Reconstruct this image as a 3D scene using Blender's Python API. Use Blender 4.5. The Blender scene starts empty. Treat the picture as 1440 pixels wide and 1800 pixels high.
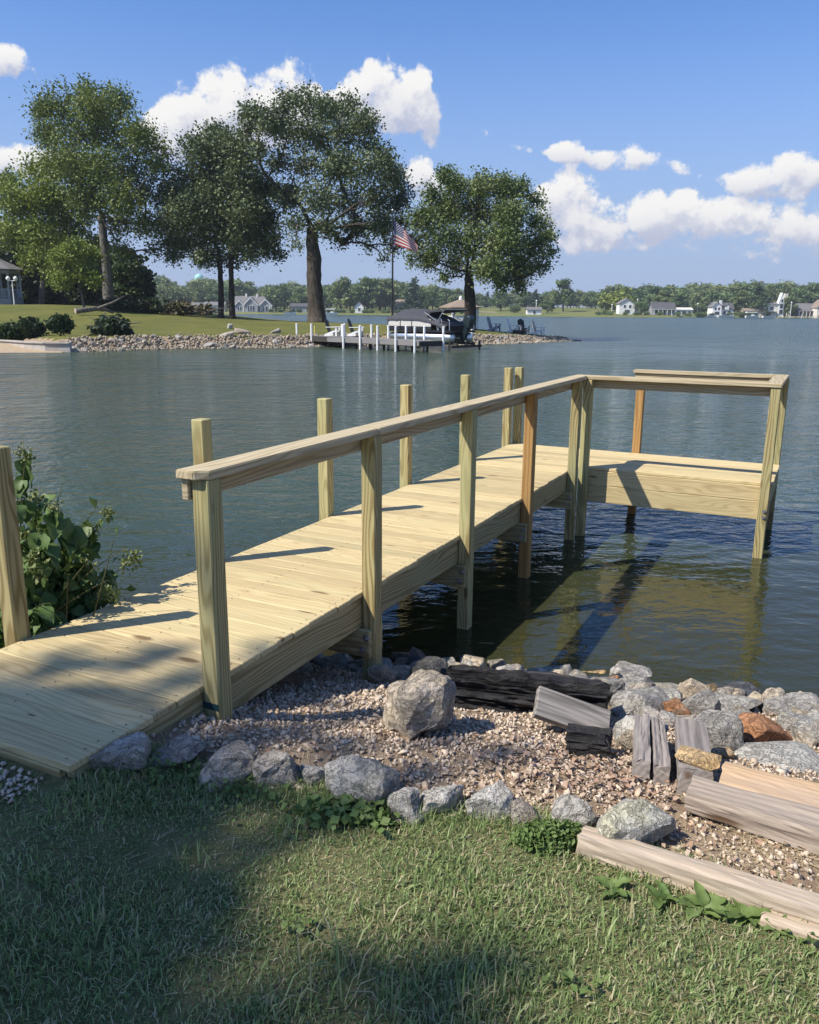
import bpy, bmesh, bisect, math, random
import numpy as np
from mathutils import Vector, Matrix, noise as mnoise

random.seed(7)
RNG = np.random.default_rng(11)
rad = math.radians
SC = bpy.context.scene
COL = SC.collection

# ------------------------------------------------------------------ camera
CAM_Z = 2.33                       # metres above the lake
FPX, PITCH, ROLL = 1450.0, rad(13.77), rad(0.45)   # focal length in photo pixels (1440 wide)
FW = Vector((0, math.cos(PITCH), -math.sin(PITCH)))
UP0 = Vector((0, math.sin(PITCH), math.cos(PITCH)))
RT0 = Vector((1, 0, 0))
RT = RT0 * math.cos(ROLL) + UP0 * math.sin(ROLL)
UP = UP0 * math.cos(ROLL) - RT0 * math.sin(ROLL)
cam_d = bpy.data.cameras.new('camera')
cam_d.sensor_fit = 'HORIZONTAL'
cam_d.sensor_width = 36.0
cam_d.lens = 36.0 * FPX / 1440.0
cam_d.clip_start = 0.05
cam_d.clip_end = 6000
cam = bpy.data.objects.new('camera', cam_d)
COL.objects.link(cam)
BK = -FW
cam.matrix_world = Matrix(((RT.x, UP.x, BK.x, 0), (RT.y, UP.y, BK.y, 0), (RT.z, UP.z, BK.z, CAM_Z), (0, 0, 0, 1)))
SC.camera = cam

# ------------------------------------------------------------------ light
SUN_EL = rad(49)
SUN_AZ = math.atan2(-0.914, -0.407)      # measured from +Y towards +X: the sun stands to the left, a little behind
SUN_DIR = Vector((math.sin(SUN_AZ) * math.cos(SUN_EL), math.cos(SUN_AZ) * math.cos(SUN_EL), math.sin(SUN_EL)))
sun_d = bpy.data.lights.new('sun', 'SUN')
sun_d.energy = 5.0
sun_d.angle = rad(0.53)
sun_d.color = (1.0, 0.93, 0.82)
sun = bpy.data.objects.new('sun', sun_d)
sun.rotation_euler = SUN_DIR.to_track_quat('Z', 'Y').to_euler()
sun.location = (-30, -15, 40)
COL.objects.link(sun)

SC.view_settings.view_transform = 'Standard'
SC.view_settings.look = 'None'
SC.view_settings.exposure = 0.45
SC.view_settings.gamma = 1.0
SC.view_settings.use_curve_mapping = False
SC.cycles.use_denoising = True
SC.cycles.adaptive_threshold = 0.02
SC.cycles.max_bounces = 6
SC.cycles.diffuse_bounces = 3
SC.cycles.glossy_bounces = 3
SC.cycles.transmission_bounces = 4
SC.cycles.transparent_max_bounces = 4
SC.cycles.volume_bounces = 0
SC.cycles.sample_clamp_indirect = 6.0
SC.cycles.caustics_reflective = False
SC.cycles.caustics_refractive = False


def ray(u, v):
    return FW + RT * ((u - 720) / FPX) + UP * ((900 - v) / FPX)


def on(u, v, z=0.0):
    """Point of the level plane at height z that the photo shows at (u, v)."""
    r = ray(u, v)
    t = (z - CAM_Z) / r.z
    return Vector((r.x * t, r.y * t, z))


def at(u, v, Y):
    """Point at distance Y in front of the camera that the photo shows at (u, v)."""
    r = ray(u, v)
    t = Y / r.y
    return Vector((r.x * t, Y, CAM_Z + r.z * t))


# ------------------------------------------------------------------ node helpers
class NT:
    def __init__(self, tree):
        self.t = tree
        self.n = tree.nodes
        self.l = tree.links

    def node(self, typ, **kw):
        nd = self.n.new(typ)
        for k, v in kw.items():
            setattr(nd, k, v)
        return nd

    def put(self, sock, val):
        if hasattr(val, 'is_output') or isinstance(val, bpy.types.NodeSocket):
            self.l.new(val, sock)
        elif val is not None:
            sock.default_value = val

    def math(self, op, a, b=None, c=None, clamp=False):
        nd = self.n.new('ShaderNodeMath')
        nd.operation = op
        nd.use_clamp = clamp
        for i, x in enumerate((a, b, c)):
            if x is not None:
                self.put(nd.inputs[i], x)
        return nd.outputs[0]

    def vmath(self, op, a, b=None):
        nd = self.n.new('ShaderNodeVectorMath')
        nd.operation = op
        self.put(nd.inputs[0], a)
        if b is not None:
            self.put(nd.inputs[1], b)
        return nd.outputs[0]

    def mix(self, f, a, b, typ='MIX'):
        nd = self.n.new('ShaderNodeMix')
        nd.data_type = 'RGBA'
        nd.blend_type = typ
        self.put(nd.inputs[0], f)
        self.put(nd.inputs[6], a if not isinstance(a, tuple) else (*a[:3], 1))
        self.put(nd.inputs[7], b if not isinstance(b, tuple) else (*b[:3], 1))
        return nd.outputs[2]

    def noise(self, vec, scale, detail=4, rough=0.55, dist=0.0, dims='3D'):
        nd = self.n.new('ShaderNodeTexNoise')
        nd.noise_dimensions = dims
        if vec is not None:
            self.l.new(vec, nd.inputs['Vector'])
        nd.inputs['Scale'].default_value = scale
        nd.inputs['Detail'].default_value = detail
        nd.inputs['Roughness'].default_value = rough
        nd.inputs['Distortion'].default_value = dist
        return nd.outputs['Fac']

    def ramp(self, f, stops, interp='LINEAR'):
        nd = self.n.new('ShaderNodeValToRGB')
        cr = nd.color_ramp
        cr.interpolation = interp
        while len(cr.elements) < len(stops):
            cr.elements.new(0.5)
        for e, (p, c) in zip(cr.elements, stops):
            e.position = p
            e.color = (*c[:3], 1) if isinstance(c, (tuple, list)) else (c, c, c, 1)
        self.l.new(f, nd.inputs[0])
        return nd.outputs[0]

    def remap(self, f, a, b, c=0.0, d=1.0, smooth=True):
        nd = self.n.new('ShaderNodeMapRange')
        nd.interpolation_type = 'SMOOTHSTEP' if smooth else 'LINEAR'
        self.put(nd.inputs[0], f)
        for i, x in enumerate((a, b, c, d)):
            nd.inputs[i + 1].default_value = x
        return nd.outputs[0]

    def scale(self, vec, s, off=None):
        nd = self.n.new('ShaderNodeMapping')
        self.l.new(vec, nd.inputs[0])
        nd.inputs['Scale'].default_value = s
        if off is not None:
            self.put(nd.inputs['Location'], off)
        return nd.outputs[0]

    def bump(self, h, strength=0.5, dist=0.01, normal=None):
        nd = self.n.new('ShaderNodeBump')
        nd.inputs['Strength'].default_value = strength
        nd.inputs['Distance'].default_value = dist
        self.l.new(h, nd.inputs['Height'])
        if normal is not None:
            self.l.new(normal, nd.inputs['Normal'])
        return nd.outputs[0]


MATS = {}


def new_mat(name):
    m = bpy.data.materials.new(name)
    m.use_nodes = True
    t = NT(m.node_tree)
    bs = m.node_tree.nodes['Principled BSDF']
    MATS[name] = m
    return m, t, bs


# ------------------------------------------------------------------ sky with cumulus clouds
world = bpy.data.worlds.new('World')
SC.world = world
world.use_nodes = True
wt = NT(world.node_tree)
bg = world.node_tree.nodes['Background']
sky = wt.node('ShaderNodeTexSky', sky_type='NISHITA')
sky.sun_disc = False
sky.sun_elevation = SUN_EL
sky.sun_rotation = SUN_AZ
sky.altitude = 200
sky.air_density = 1.0
sky.dust_density = 0.6
sky.ozone_density = 2.0

# Two banks of cumulus: for columns of the sky the top and base of the cloud and how solid it is.
BANK_A = [(-40, 66, 142, .8), (20, 66, 142, .9), (48, 78, 134, .6), (80, 140, 178, .1), (200, 225, 290, 0), (250, 195, 282, .85), (300, 156, 290, 1), (340, 130, 298, 1),
          (365, 112, 298, 1), (440, 114, 290, 1), (520, 110, 272, 1), (552, 116, 250, .95), (572, 160, 210, .5), (590, 148, 210, .75), (612, 122, 225, 1), (650, 104, 242, 1),
          (690, 94, 246, 1), (740, 112, 244, 1), (762, 132, 262, .95), (785, 180, 262, 0), (955, 260, 280, 0), (975, 245, 292, .75), (1020, 243, 292, .8), (1055, 254, 308, .7),
          (1120, 246, 310, .75), (1165, 258, 305, .3), (1250, 300, 350, .3), (1330, 284, 360, .9), (1388, 254, 360, 1), (1420, 256, 360, .95), (1450, 270, 340, .8), (1520, 300, 330, .2)]
BANK_B = [(-40, 245, 330, .85), (30, 244, 325, .9), (100, 250, 318, .6), (165, 270, 320, 0), (700, 280, 300, 0), (722, 266, 350, .9), (745, 260, 356, 1), (768, 282, 358, .7),
          (795, 300, 345, 0), (925, 330, 362, 0), (948, 314, 380, .85), (985, 286, 436, 1), (1020, 280, 460, .95), (1050, 315, 464, .85), (1085, 350, 452, .8), (1140, 330, 442, .95),
          (1200, 322, 442, 1), (1250, 330, 445, .9), (1300, 325, 455, .78), (1360, 335, 460, .76), (1440, 345, 460, .76), (1530, 360, 445, .4)]
SECT = rad(76)          # the pattern of the banks goes on round the horizon; the billows themselves never repeat


def bank_stops(rows):
    out = []
    for (u, vt, vb, w) in rows:
        rt_, rb_ = ray(u, vt).normalized(), ray(u, vb).normalized()
        et, eb = math.asin(rt_.z), math.asin(rb_.z)
        az = math.atan2(rt_.x, rt_.y)
        out.append((az / SECT + 0.5, ((et + eb) / 2, (et - eb) / 2, w)))
    return out


gt = bpy.data.node_groups.new('cloud_density', 'ShaderNodeTree')
gt.interface.new_socket('Az', in_out='INPUT', socket_type='NodeSocketFloat')
gt.interface.new_socket('El', in_out='INPUT', socket_type='NodeSocketFloat')
gt.interface.new_socket('Density', in_out='OUTPUT', socket_type='NodeSocketFloat')
gt.interface.new_socket('Height', in_out='OUTPUT', socket_type='NodeSocketFloat')
g = NT(gt)
gi = g.node('NodeGroupInput')
go = g.node('NodeGroupOutput')
ph = g.math('FRACT', g.math('MULTIPLY_ADD', gi.outputs[0], 1 / SECT, 0.5))
acc = hgt = None
for rows in (BANK_A, BANK_B):
    rp = g.ramp(ph, bank_stops(rows))
    sc_ = g.node('ShaderNodeSeparateColor')
    g.l.new(rp, sc_.inputs[0])
    q = g.math('DIVIDE', g.math('SUBTRACT', gi.outputs[1], sc_.outputs[0]), g.math('MAXIMUM', sc_.outputs[1], 0.004))
    f = g.math('MULTIPLY_ADD', g.math('MULTIPLY', q, q), -1.0, 0.95)
    f = g.math('ADD', g.math('MULTIPLY', f, 1.0), g.math('MULTIPLY_ADD', sc_.outputs[2], 1.1, -1.1))
    if acc is None:
        acc, hgt = f, q
    else:
        pick = g.remap(g.math('SUBTRACT', f, acc), -0.35, 0.35)
        hgt = g.math('ADD', g.math('MULTIPLY', hgt, g.math('SUBTRACT', 1.0, pick)), g.math('MULTIPLY', q, pick))
        acc = g.math('MAXIMUM', acc, f)
cmb = g.node('ShaderNodeCombineXYZ')
g.l.new(gi.outputs[0], cmb.inputs[0])
g.l.new(gi.outputs[1], cmb.inputs[1])
n1 = g.noise(cmb.outputs[0], 32, 8, 0.62, 0.15)
dens = g.math('ADD', g.math('MAXIMUM', acc, -1.6), g.math('MULTIPLY_ADD', n1, 3.5, -1.72))
g.l.new(dens, go.inputs[0])
g.l.new(hgt, go.inputs[1])

tc = wt.node('ShaderNodeTexCoord')
sep = wt.node('ShaderNodeSeparateXYZ')
wt.l.new(wt.vmath('NORMALIZE', tc.outputs['Generated']), sep.inputs[0])
az_ = wt.math('ARCTAN2', sep.outputs[0], sep.outputs[1])
el_ = wt.math('ARCSINE', sep.outputs[2])


def dens_at(da, de):
    nd = wt.node('ShaderNodeGroup')
    nd.node_tree = gt
    wt.l.new(wt.math('ADD', az_, da), nd.inputs[0])
    wt.l.new(wt.math('ADD', el_, de), nd.inputs[1])
    return nd.outputs


d0, q0 = dens_at(0, 0)[:2]
d1 = dens_at(-0.009, 0.015)[0]
alpha = wt.remap(d0, 0.02, 0.60)
billow = wt.remap(wt.math('SUBTRACT', d0, d1), -0.55, 0.55)
rise = wt.remap(q0, -0.85, 0.75)
lit = wt.math('ADD', wt.math('MULTIPLY', billow, 0.55), wt.math('MULTIPLY', rise, 0.5), None, True)
cloud_col = wt.mix(lit, (4.3, 4.6, 5.9), (8.3, 8.15, 7.9))
sky_t = wt.mix(1.0, sky.outputs[0], (0.73, 1.02, 1.46), 'MULTIPLY')
# summer haze: the lowest part of the sky pales to a milky blue all round
sky_t = wt.mix(wt.remap(el_, 0.34, 0.0, 0.0, 0.92), sky_t, (3.3, 4.1, 6.0))
final = wt.mix(wt.math('MULTIPLY', alpha, 0.96), sky_t, cloud_col)
wt.l.new(final, bg.inputs[0])
bg.inputs[1].default_value = 0.0865
world.cycles.sampling_method = 'MANUAL'
world.cycles.sample_map_resolution = 512

# ------------------------------------------------------------------ object helpers
ORG = {}


def tag(o, label=None, cat=None, group=None, kind=None):
    if label:
        o['label'] = label
    if cat:
        o['category'] = cat
    if group:
        o['group'] = group
    if kind:
        o['kind'] = kind
    return o


def thing(name, loc, label, cat, group=None):
    o = bpy.data.objects.new(name, None)
    o.empty_display_size = 0.1
    COL.objects.link(o)
    o.location = loc
    ORG[o.name] = Vector(loc)
    return tag(o, label, cat, group)


def link(name, mesh, parent=None, matrix=None):
    o = bpy.data.objects.new(name, mesh)
    COL.objects.link(o)
    if parent is not None:
        o.parent = parent
    if matrix is not None:
        o.matrix_local = matrix
    return o


class MB:
    """Collects simple shapes in world (or local) coordinates and links them as one mesh object."""

    def __init__(self):
        self.v = []
        self.f = []
        self.m = []
        self.uv = None

    def add(self, vs, fs, mi=0):
        b = len(self.v)
        self.v.extend(tuple(p) for p in vs)
        self.f.extend(tuple(i + b for i in f) for f in fs)
        self.m.extend([mi] * len(fs))
        return self

    def box(self, lo, hi, mat=None, mi=0):
        x0, y0, z0 = lo
        x1, y1, z1 = hi
        vs = [Vector(p) for p in ((x0, y0, z0), (x1, y0, z0), (x1, y1, z0), (x0, y1, z0), (x0, y0, z1), (x1, y0, z1), (x1, y1, z1), (x0, y1, z1))]
        if mat is not None:
            vs = [mat @ p for p in vs]
        return self.add(vs, [(0, 3, 2, 1), (4, 5, 6, 7), (0, 1, 5, 4), (1, 2, 6, 5), (2, 3, 7, 6), (3, 0, 4, 7)], mi)

    def prism(self, poly, axis0, axis1, depth_vec, org, mi=0):
        """poly: 2-D outline in the plane (axis0, axis1) from org, extruded by depth_vec."""
        a = [Vector(org) + Vector(axis0) * p[0] + Vector(axis1) * p[1] for p in poly]
        b = [p + Vector(depth_vec) for p in a]
        n = len(a)
        fs = [tuple(range(n))[::-1], tuple(range(n, 2 * n))]
        fs += [(i, (i + 1) % n, n + (i + 1) % n, n + i) for i in range(n)]
        return self.add(a + b, fs, mi)

    def tube(self, pts, rads, seg=8, cap=True, mi=0, squash=None):
        pts = [Vector(p) for p in pts]
        rings = []
        ref = Vector((0.31, 0.17, 0.93)).normalized()
        for i, p in enumerate(pts):
            d = (pts[min(i + 1, len(pts) - 1)] - pts[max(i - 1, 0)]).normalized()
            a = d.cross(ref)
            if a.length < 0.2:
                a = d.cross(Vector((1, 0, 0)))
            a.normalize()
            b = d.cross(a)
            rings.append([p + (a * math.cos(2 * math.pi * k / seg) + b * math.sin(2 * math.pi * k / seg)) * rads[i] for k in range(seg)])
        vs = [q for r in rings for q in r]
        fs = []
        for i in range(len(pts) - 1):
            for k in range(seg):
                k2 = (k + 1) % seg
                fs.append((i * seg + k, i * seg + k2, (i + 1) * seg + k2, (i + 1) * seg + k))
        if cap:
            fs.append(tuple(range(seg))[::-1])
            fs.append(tuple(range((len(pts) - 1) * seg, len(pts) * seg)))
        return self.add(vs, fs, mi)

    def build(self, name, mats, parent=None, smooth=False, root=None, bevel=0.0):
        """root (or parent) gives the origin that the coordinates are taken relative to."""
        o_ = Vector((0, 0, 0))
        src = root if root is not None else parent
        if src is not None and src.name in ORG:
            o_ = ORG[src.name]
        me = bpy.data.meshes.new(name)
        me.from_pydata([(p[0] - o_.x, p[1] - o_.y, p[2] - o_.z) for p in self.v], [], self.f)
        if not isinstance(mats, (list, tuple)):
            mats = [mats]
        for m in mats:
            me.materials.append(m)
        if len(mats) > 1:
            me.polygons.foreach_set('material_index', self.m)
        if smooth:
            me.polygons.foreach_set('use_smooth', [True] * len(me.polygons))
        if bevel > 0:
            bm = bmesh.new()
            bm.from_mesh(me)
            bmesh.ops.bevel(bm, geom=bm.edges[:], offset=bevel, segments=1, affect='EDGES', clamp_overlap=True)
            bm.to_mesh(me)
            bm.free()
        me.update()
        o = link(name, me, parent)
        ORG[o.name] = o_.copy()
        return o


def np_mesh(name, verts, face_list, mats, mat_idx=None, smooth=False):
    """verts (N,3); face_list: list of (M,k) index arrays of different k."""
    me = bpy.data.meshes.new(name)
    me.vertices.add(len(verts))
    me.vertices.foreach_set('co', np.asarray(verts, dtype=np.float32).ravel())
    loops = np.concatenate([f.ravel() for f in face_list]).astype(np.int32)
    tot = np.concatenate([np.full(len(f), f.shape[1], dtype=np.int32) for f in face_list])
    start = np.concatenate([[0], np.cumsum(tot)[:-1]]).astype(np.int32)
    me.loops.add(len(loops))
    me.loops.foreach_set('vertex_index', loops)
    me.polygons.add(len(tot))
    me.polygons.foreach_set('loop_start', start)
    me.polygons.foreach_set('loop_total', tot)
    for m in (mats if isinstance(mats, (list, tuple)) else [mats]):
        me.materials.append(m)
    if mat_idx is not None:
        me.polygons.foreach_set('material_index', np.asarray(mat_idx, dtype=np.int32))
    if smooth:
        me.polygons.foreach_set('use_smooth', np.ones(len(tot), dtype=bool))
    me.update(calc_edges=True)
    me.validate()
    return me


def copy_tree(o, parent=None):
    c = o.copy()
    COL.objects.link(c)
    c.parent = parent
    for ch in list(o.children):
        copy_tree(ch, c)
    return c


_LP = {}


def lerp_pts(pts, x):
    k = id(pts)
    if k not in _LP:
        _LP[k] = ([p[0] for p in pts], [p[1] for p in pts])
    xs, ys = _LP[k]
    if x <= xs[0]:
        return ys[0]
    if x >= xs[-1]:
        return ys[-1]
    i = bisect.bisect_right(xs, x)
    f = (x - xs[i - 1]) / (xs[i] - xs[i - 1])
    return ys[i - 1] + (ys[i] - ys[i - 1]) * f
# ------------------------------------------------------------------ materials
def wood(name, light, dark, green, green_amt=0.4, knot=(0.10, 0.05, 0.02), ring=1.0, rough=0.72, knots=True, crack=0.0, bandw=0.30):
    """Sawn lumber: the board's length is its local X."""
    m, t, bs = new_mat(name)
    tc = t.node('ShaderNodeTexCoord')
    oi = t.node('ShaderNodeObjectInfo')
    rnd = oi.outputs['Random']
    cb = t.node('ShaderNodeCombineXYZ')
    t.l.new(t.math('MULTIPLY', rnd, 37.0), cb.inputs[0])
    t.l.new(t.math('MULTIPLY', rnd, 11.0), cb.inputs[1])
    t.l.new(t.math('MULTIPLY', rnd, 23.0), cb.inputs[2])
    P = t.vmath('ADD', tc.outputs['Object'], cb.outputs[0])
    # growth rings cut lengthwise
    big = t.noise(t.scale(P, (0.7, 5.0, 5.0)), 1.0, 2, 0.5)
    warp = t.math('MULTIPLY', big, 16.0 * ring)
    sepn = t.node('ShaderNodeSeparateXYZ')
    t.l.new(P, sepn.inputs[0])
    band = t.math('SINE', t.math('ADD', t.math('MULTIPLY', t.math('ADD', sepn.outputs[1], t.math('MULTIPLY', sepn.outputs[2], 0.7)), 190.0), t.math('MULTIPLY', warp, 3.0)))
    band = t.math('POWER', t.math('MULTIPLY_ADD', band, 0.5, 0.5), 2.0)
    fine = t.noise(t.scale(P, (2.2, 150.0, 150.0)), 1.0, 4, 0.7)
    mid = t.noise(t.scale(P, (3.0, 26.0, 26.0)), 1.0, 5, 0.65)
    f = t.math('ADD', t.math('MULTIPLY', band, bandw), t.math('MULTIPLY', t.math('ADD', t.math('MULTIPLY', fine, 1.7), mid), 0.32))
    col = t.mix(t.remap(f, 0.24, 0.86), light, dark)
    gn = t.noise(t.scale(P, (1.1, 3.0, 3.0)), 1.0, 2, 0.5)
    col = t.mix(t.math('MULTIPLY', t.remap(gn, 0.35, 0.7), green_amt), col, green)
    # board-to-board tone
    tone = t.math('MULTIPLY_ADD', rnd, 0.32, 0.84)
    tcol = t.node('ShaderNodeCombineColor')
    for i in range(3):
        t.l.new(tone, tcol.inputs[i])
    col = t.mix(1.0, col, tcol.outputs[0], 'MULTIPLY')
    if knots:
        vo = t.node('ShaderNodeTexVoronoi', feature='F1')
        vo.inputs['Scale'].default_value = 1.0
        t.l.new(t.scale(P, (2.4, 8.0, 8.0)), vo.inputs['Vector'])
        sc = t.node('ShaderNodeSeparateColor')
        t.l.new(vo.outputs['Color'], sc.inputs[0])
        has = t.math('GREATER_THAN', sc.outputs[0], 0.64)
        r = t.math('MULTIPLY_ADD', sc.outputs[1], 0.10, 0.06)
        kd = t.math('DIVIDE', t.math('ADD', vo.outputs['Distance'], t.math('MULTIPLY', fine, 0.03)), r)
        kn = t.math('MULTIPLY', t.remap(kd, 1.6, 0.7), has)
        col = t.mix(t.math('MULTIPLY', kn, 0.8), col, knot)
    if crack > 0:
        cr = t.remap(t.noise(t.scale(P, (1.2, 34.0, 34.0)), 1.0, 2, 0.4), 0.40, 0.33)
        col = t.mix(t.math('MULTIPLY', cr, crack), col, (0.03, 0.025, 0.02))
    t.l.new(col, bs.inputs['Base Color'])
    bs.inputs['Roughness'].default_value = rough
    bs.inputs['Specular IOR Level'].default_value = 0.25
    t.l.new(t.bump(t.math('ADD', fine, t.math('MULTIPLY', band, 0.6)), 0.35, 0.002), bs.inputs['Normal'])
    return m


W_DECK = wood('deck_pine', (0.591, 0.476, 0.260), (0.333, 0.240, 0.112), (0.480, 0.432, 0.232), 0.35, ring=1.8, bandw=0.18)
W_POST = wood('post_pine', (0.480, 0.408, 0.200), (0.225, 0.166, 0.068), (0.320, 0.328, 0.164), 0.65, ring=1.5, bandw=0.42)
W_AMBER = wood('amber_pine', (0.482, 0.292, 0.112), (0.289, 0.151, 0.048), (0.430, 0.275, 0.112), 0.3, ring=0.8)
W_CAP = wood('rail_cap_pine', (0.528, 0.448, 0.296), (0.272, 0.205, 0.113), (0.432, 0.384, 0.248), 0.4, ring=1.2)
W_RIM = wood('rim_pine', (0.448, 0.376, 0.196), (0.231, 0.171, 0.077), (0.336, 0.336, 0.188), 0.5, ring=1.3, bandw=0.4)
W_GREY = wood('weathered_board', (0.34, 0.31, 0.28), (0.20, 0.18, 0.16), (0.27, 0.26, 0.24), 0.4, ring=1.2, crack=0.5)
W_OLD = wood('old_timber', (0.34, 0.30, 0.265), (0.23, 0.195, 0.17), (0.29, 0.26, 0.24), 0.4, ring=0.6, crack=0.35)
W_BEAM = wood('faded_beam', (0.516, 0.361, 0.206), (0.396, 0.267, 0.155), (0.361, 0.292, 0.249), 0.5, ring=0.5, crack=0.12)
W_BEAMSIDE = wood('faded_beam_side', (0.39, 0.32, 0.25), (0.24, 0.19, 0.145), (0.32, 0.265, 0.215), 0.5, ring=0.8, crack=0.3)
W_EDGE = wood('edging_timber', (0.516, 0.421, 0.310), (0.370, 0.284, 0.198), (0.430, 0.370, 0.301), 0.5, ring=0.4, crack=0.12)


def plain(name, col, rough=0.6, var=0.12, scale=6.0, metal=0.0, bumpd=0.0, spec=0.4):
    m, t, bs = new_mat(name)
    tc = t.node('ShaderNodeTexCoord')
    n = t.noise(tc.outputs['Object'], scale, 5, 0.6)
    k = t.remap(n, 0.25, 0.75, 1 - var, 1 + var, smooth=False)
    cc = t.node('ShaderNodeCombineColor')
    for i in range(3):
        t.l.new(k, cc.inputs[i])
    t.l.new(t.mix(1.0, col, cc.outputs[0], 'MULTIPLY'), bs.inputs['Base Color'])
    bs.inputs['Roughness'].default_value = rough
    bs.inputs['Metallic'].default_value = metal
    bs.inputs['Specular IOR Level'].default_value = spec
    if bumpd > 0:
        t.l.new(t.bump(n, 0.6, bumpd), bs.inputs['Normal'])
    return m


def stone(name, c1, c2, c3, c3_at=0.62, rough=0.85, scale=7.0, bumpd=0.012, spec=0.3):
    m, t, bs = new_mat(name)
    tc = t.node('ShaderNodeTexCoord')
    oi = t.node('ShaderNodeObjectInfo')
    cb = t.node('ShaderNodeCombineXYZ')
    t.l.new(t.math('MULTIPLY', oi.outputs['Random'], 51.0), cb.inputs[0])
    P = t.vmath('ADD', tc.outputs['Object'], cb.outputs[0])
    n = t.noise(P, scale, 8, 0.65)
    n2 = t.noise(P, scale * 0.45, 3, 0.5, 0.6)
    n3 = t.noise(P, scale * 9, 4, 0.7)
    col = t.mix(t.remap(n, 0.32, 0.68), c1, c2)
    col = t.mix(t.remap(n2, c3_at - 0.08, c3_at + 0.08), col, c3)
    k = t.math('MULTIPLY_ADD', n3, 0.85, 0.60)
    k = t.math('MULTIPLY', k, t.math('MULTIPLY_ADD', oi.outputs['Random'], 0.3, 0.85))
    cc = t.node('ShaderNodeCombineColor')
    for i in range(3):
        t.l.new(k, cc.inputs[i])
    col = t.mix(1.0, col, cc.outputs[0], 'MULTIPLY')
    vein = t.remap(t.noise(t.scale(P, (1, 1, 2.6)), scale * 1.3, 6, 0.7, 1.2), 0.47, 0.5)
    vein2 = t.math('MULTIPLY', vein, t.remap(n2, 0.4, 0.6))
    t.l.new(col, bs.inputs['Base Color'])
    bs.inputs['Roughness'].default_value = rough
    bs.inputs['Specular IOR Level'].default_value = spec
    h = t.math('ADD', t.math('ADD', n, t.math('MULTIPLY', n3, 0.35)), t.math('MULTIPLY', vein2, 0.25))
    pit = t.noise(P, scale * 3.2, 5, 0.7, 0.8)
    h = t.math('ADD', h, t.math('MULTIPLY', t.remap(pit, 0.42, 0.52), 0.30))
    t.l.new(t.bump(h, 1.0, bumpd * 2.6), bs.inputs['Normal'])
    return m


S_GREY = stone('grey_limestone', (0.25, 0.235, 0.21), (0.42, 0.395, 0.35), (0.36, 0.32, 0.25))
S_BLUE = stone('blue_grey_limestone', (0.30, 0.265, 0.22), (0.43, 0.385, 0.33), (0.25, 0.215, 0.17))
S_PALE = stone('pale_limestone', (0.33, 0.305, 0.26), (0.50, 0.475, 0.42), (0.40, 0.37, 0.29))
S_TAN = stone('tan_limestone', (0.378, 0.310, 0.225), (0.495, 0.423, 0.324), (0.306, 0.279, 0.252))
S_RUST = stone('rusty_sandstone', (0.34, 0.155, 0.07), (0.44, 0.23, 0.12), (0.33, 0.27, 0.21), 0.64)
S_OCHRE = stone('ochre_flagstone', (0.450, 0.297, 0.135), (0.522, 0.378, 0.207), (0.360, 0.261, 0.162))
S_WET = stone('wet_rock', (0.045, 0.045, 0.045), (0.09, 0.09, 0.09), (0.16, 0.15, 0.135), 0.66, rough=0.3, spec=0.5)
S_MOSS = stone('mossy_brown_rock', (0.17, 0.12, 0.06), (0.30, 0.23, 0.13), (0.12, 0.12, 0.05), 0.55, rough=0.5)
S_LICHEN = stone('lichened_limestone', (0.40, 0.38, 0.335), (0.53, 0.51, 0.45), (0.45, 0.43, 0.31), 0.62)


def char_mat():
    m, t, bs = new_mat('charred_wood')
    tc = t.node('ShaderNodeTexCoord')
    P = tc.outputs['Object']
    n = t.noise(t.scale(P, (2.0, 30, 30)), 1.0, 5, 0.65)
    n2 = t.noise(P, 14, 6, 0.65)
    col = t.mix(t.remap(n, 0.5, 0.78), (0.012, 0.011, 0.011), (0.07, 0.062, 0.056))
    col = t.mix(t.remap(n2, 0.66, 0.8), col, (0.16, 0.14, 0.12))
    t.l.new(col, bs.inputs['Base Color'])
    bs.inputs['Roughness'].default_value = 0.68
    bs.inputs['Specular IOR Level'].default_value = 0.4
    t.l.new(t.bump(t.math('ADD', n, n2), 1.0, 0.02), bs.inputs['Normal'])
    return m


M_CHAR = char_mat()


def gravel_mat():
    m, t, bs = new_mat('gravel_stones')
    ge = t.node('ShaderNodeNewGeometry')
    r = ge.outputs['Random Per Island']
    col = t.ramp(r, [(0.0, (0.42, 0.32, 0.225)), (0.25, (0.58, 0.47, 0.345)), (0.5, (0.66, 0.53, 0.40)), (0.72, (0.50, 0.42, 0.335)), (0.9, (0.72, 0.62, 0.48)), (1.0, (0.60, 0.42, 0.28))])
    n = t.noise(ge.outputs['Position'], 90, 4, 0.7)
    col = t.mix(t.math('MULTIPLY', n, 0.35), col, (0.28, 0.22, 0.18))
    t.l.new(col, bs.inputs['Base Color'])
    bs.inputs['Roughness'].default_value = 0.9
    t.l.new(t.bump(n, 0.5, 0.004), bs.inputs['Normal'])
    return m


M_GRAVEL = gravel_mat()


def soil(name, c1, c2, c3, sc=9.0):
    m, t, bs = new_mat(name)
    ge = t.node('ShaderNodeNewGeometry')
    P = ge.outputs['Position']
    a = t.noise(P, sc, 6, 0.65)
    b = t.noise(P, sc * 9, 5, 0.7)
    col = t.mix(t.remap(a, 0.35, 0.65), c1, c2)
    col = t.mix(t.remap(b, 0.5, 0.75), col, c3)
    t.l.new(col, bs.inputs['Base Color'])
    bs.inputs['Roughness'].default_value = 0.95
    bs.inputs['Specular IOR Level'].default_value = 0.1
    t.l.new(t.bump(t.math('ADD', a, b), 0.8, 0.02), bs.inputs['Normal'])
    return m


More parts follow.
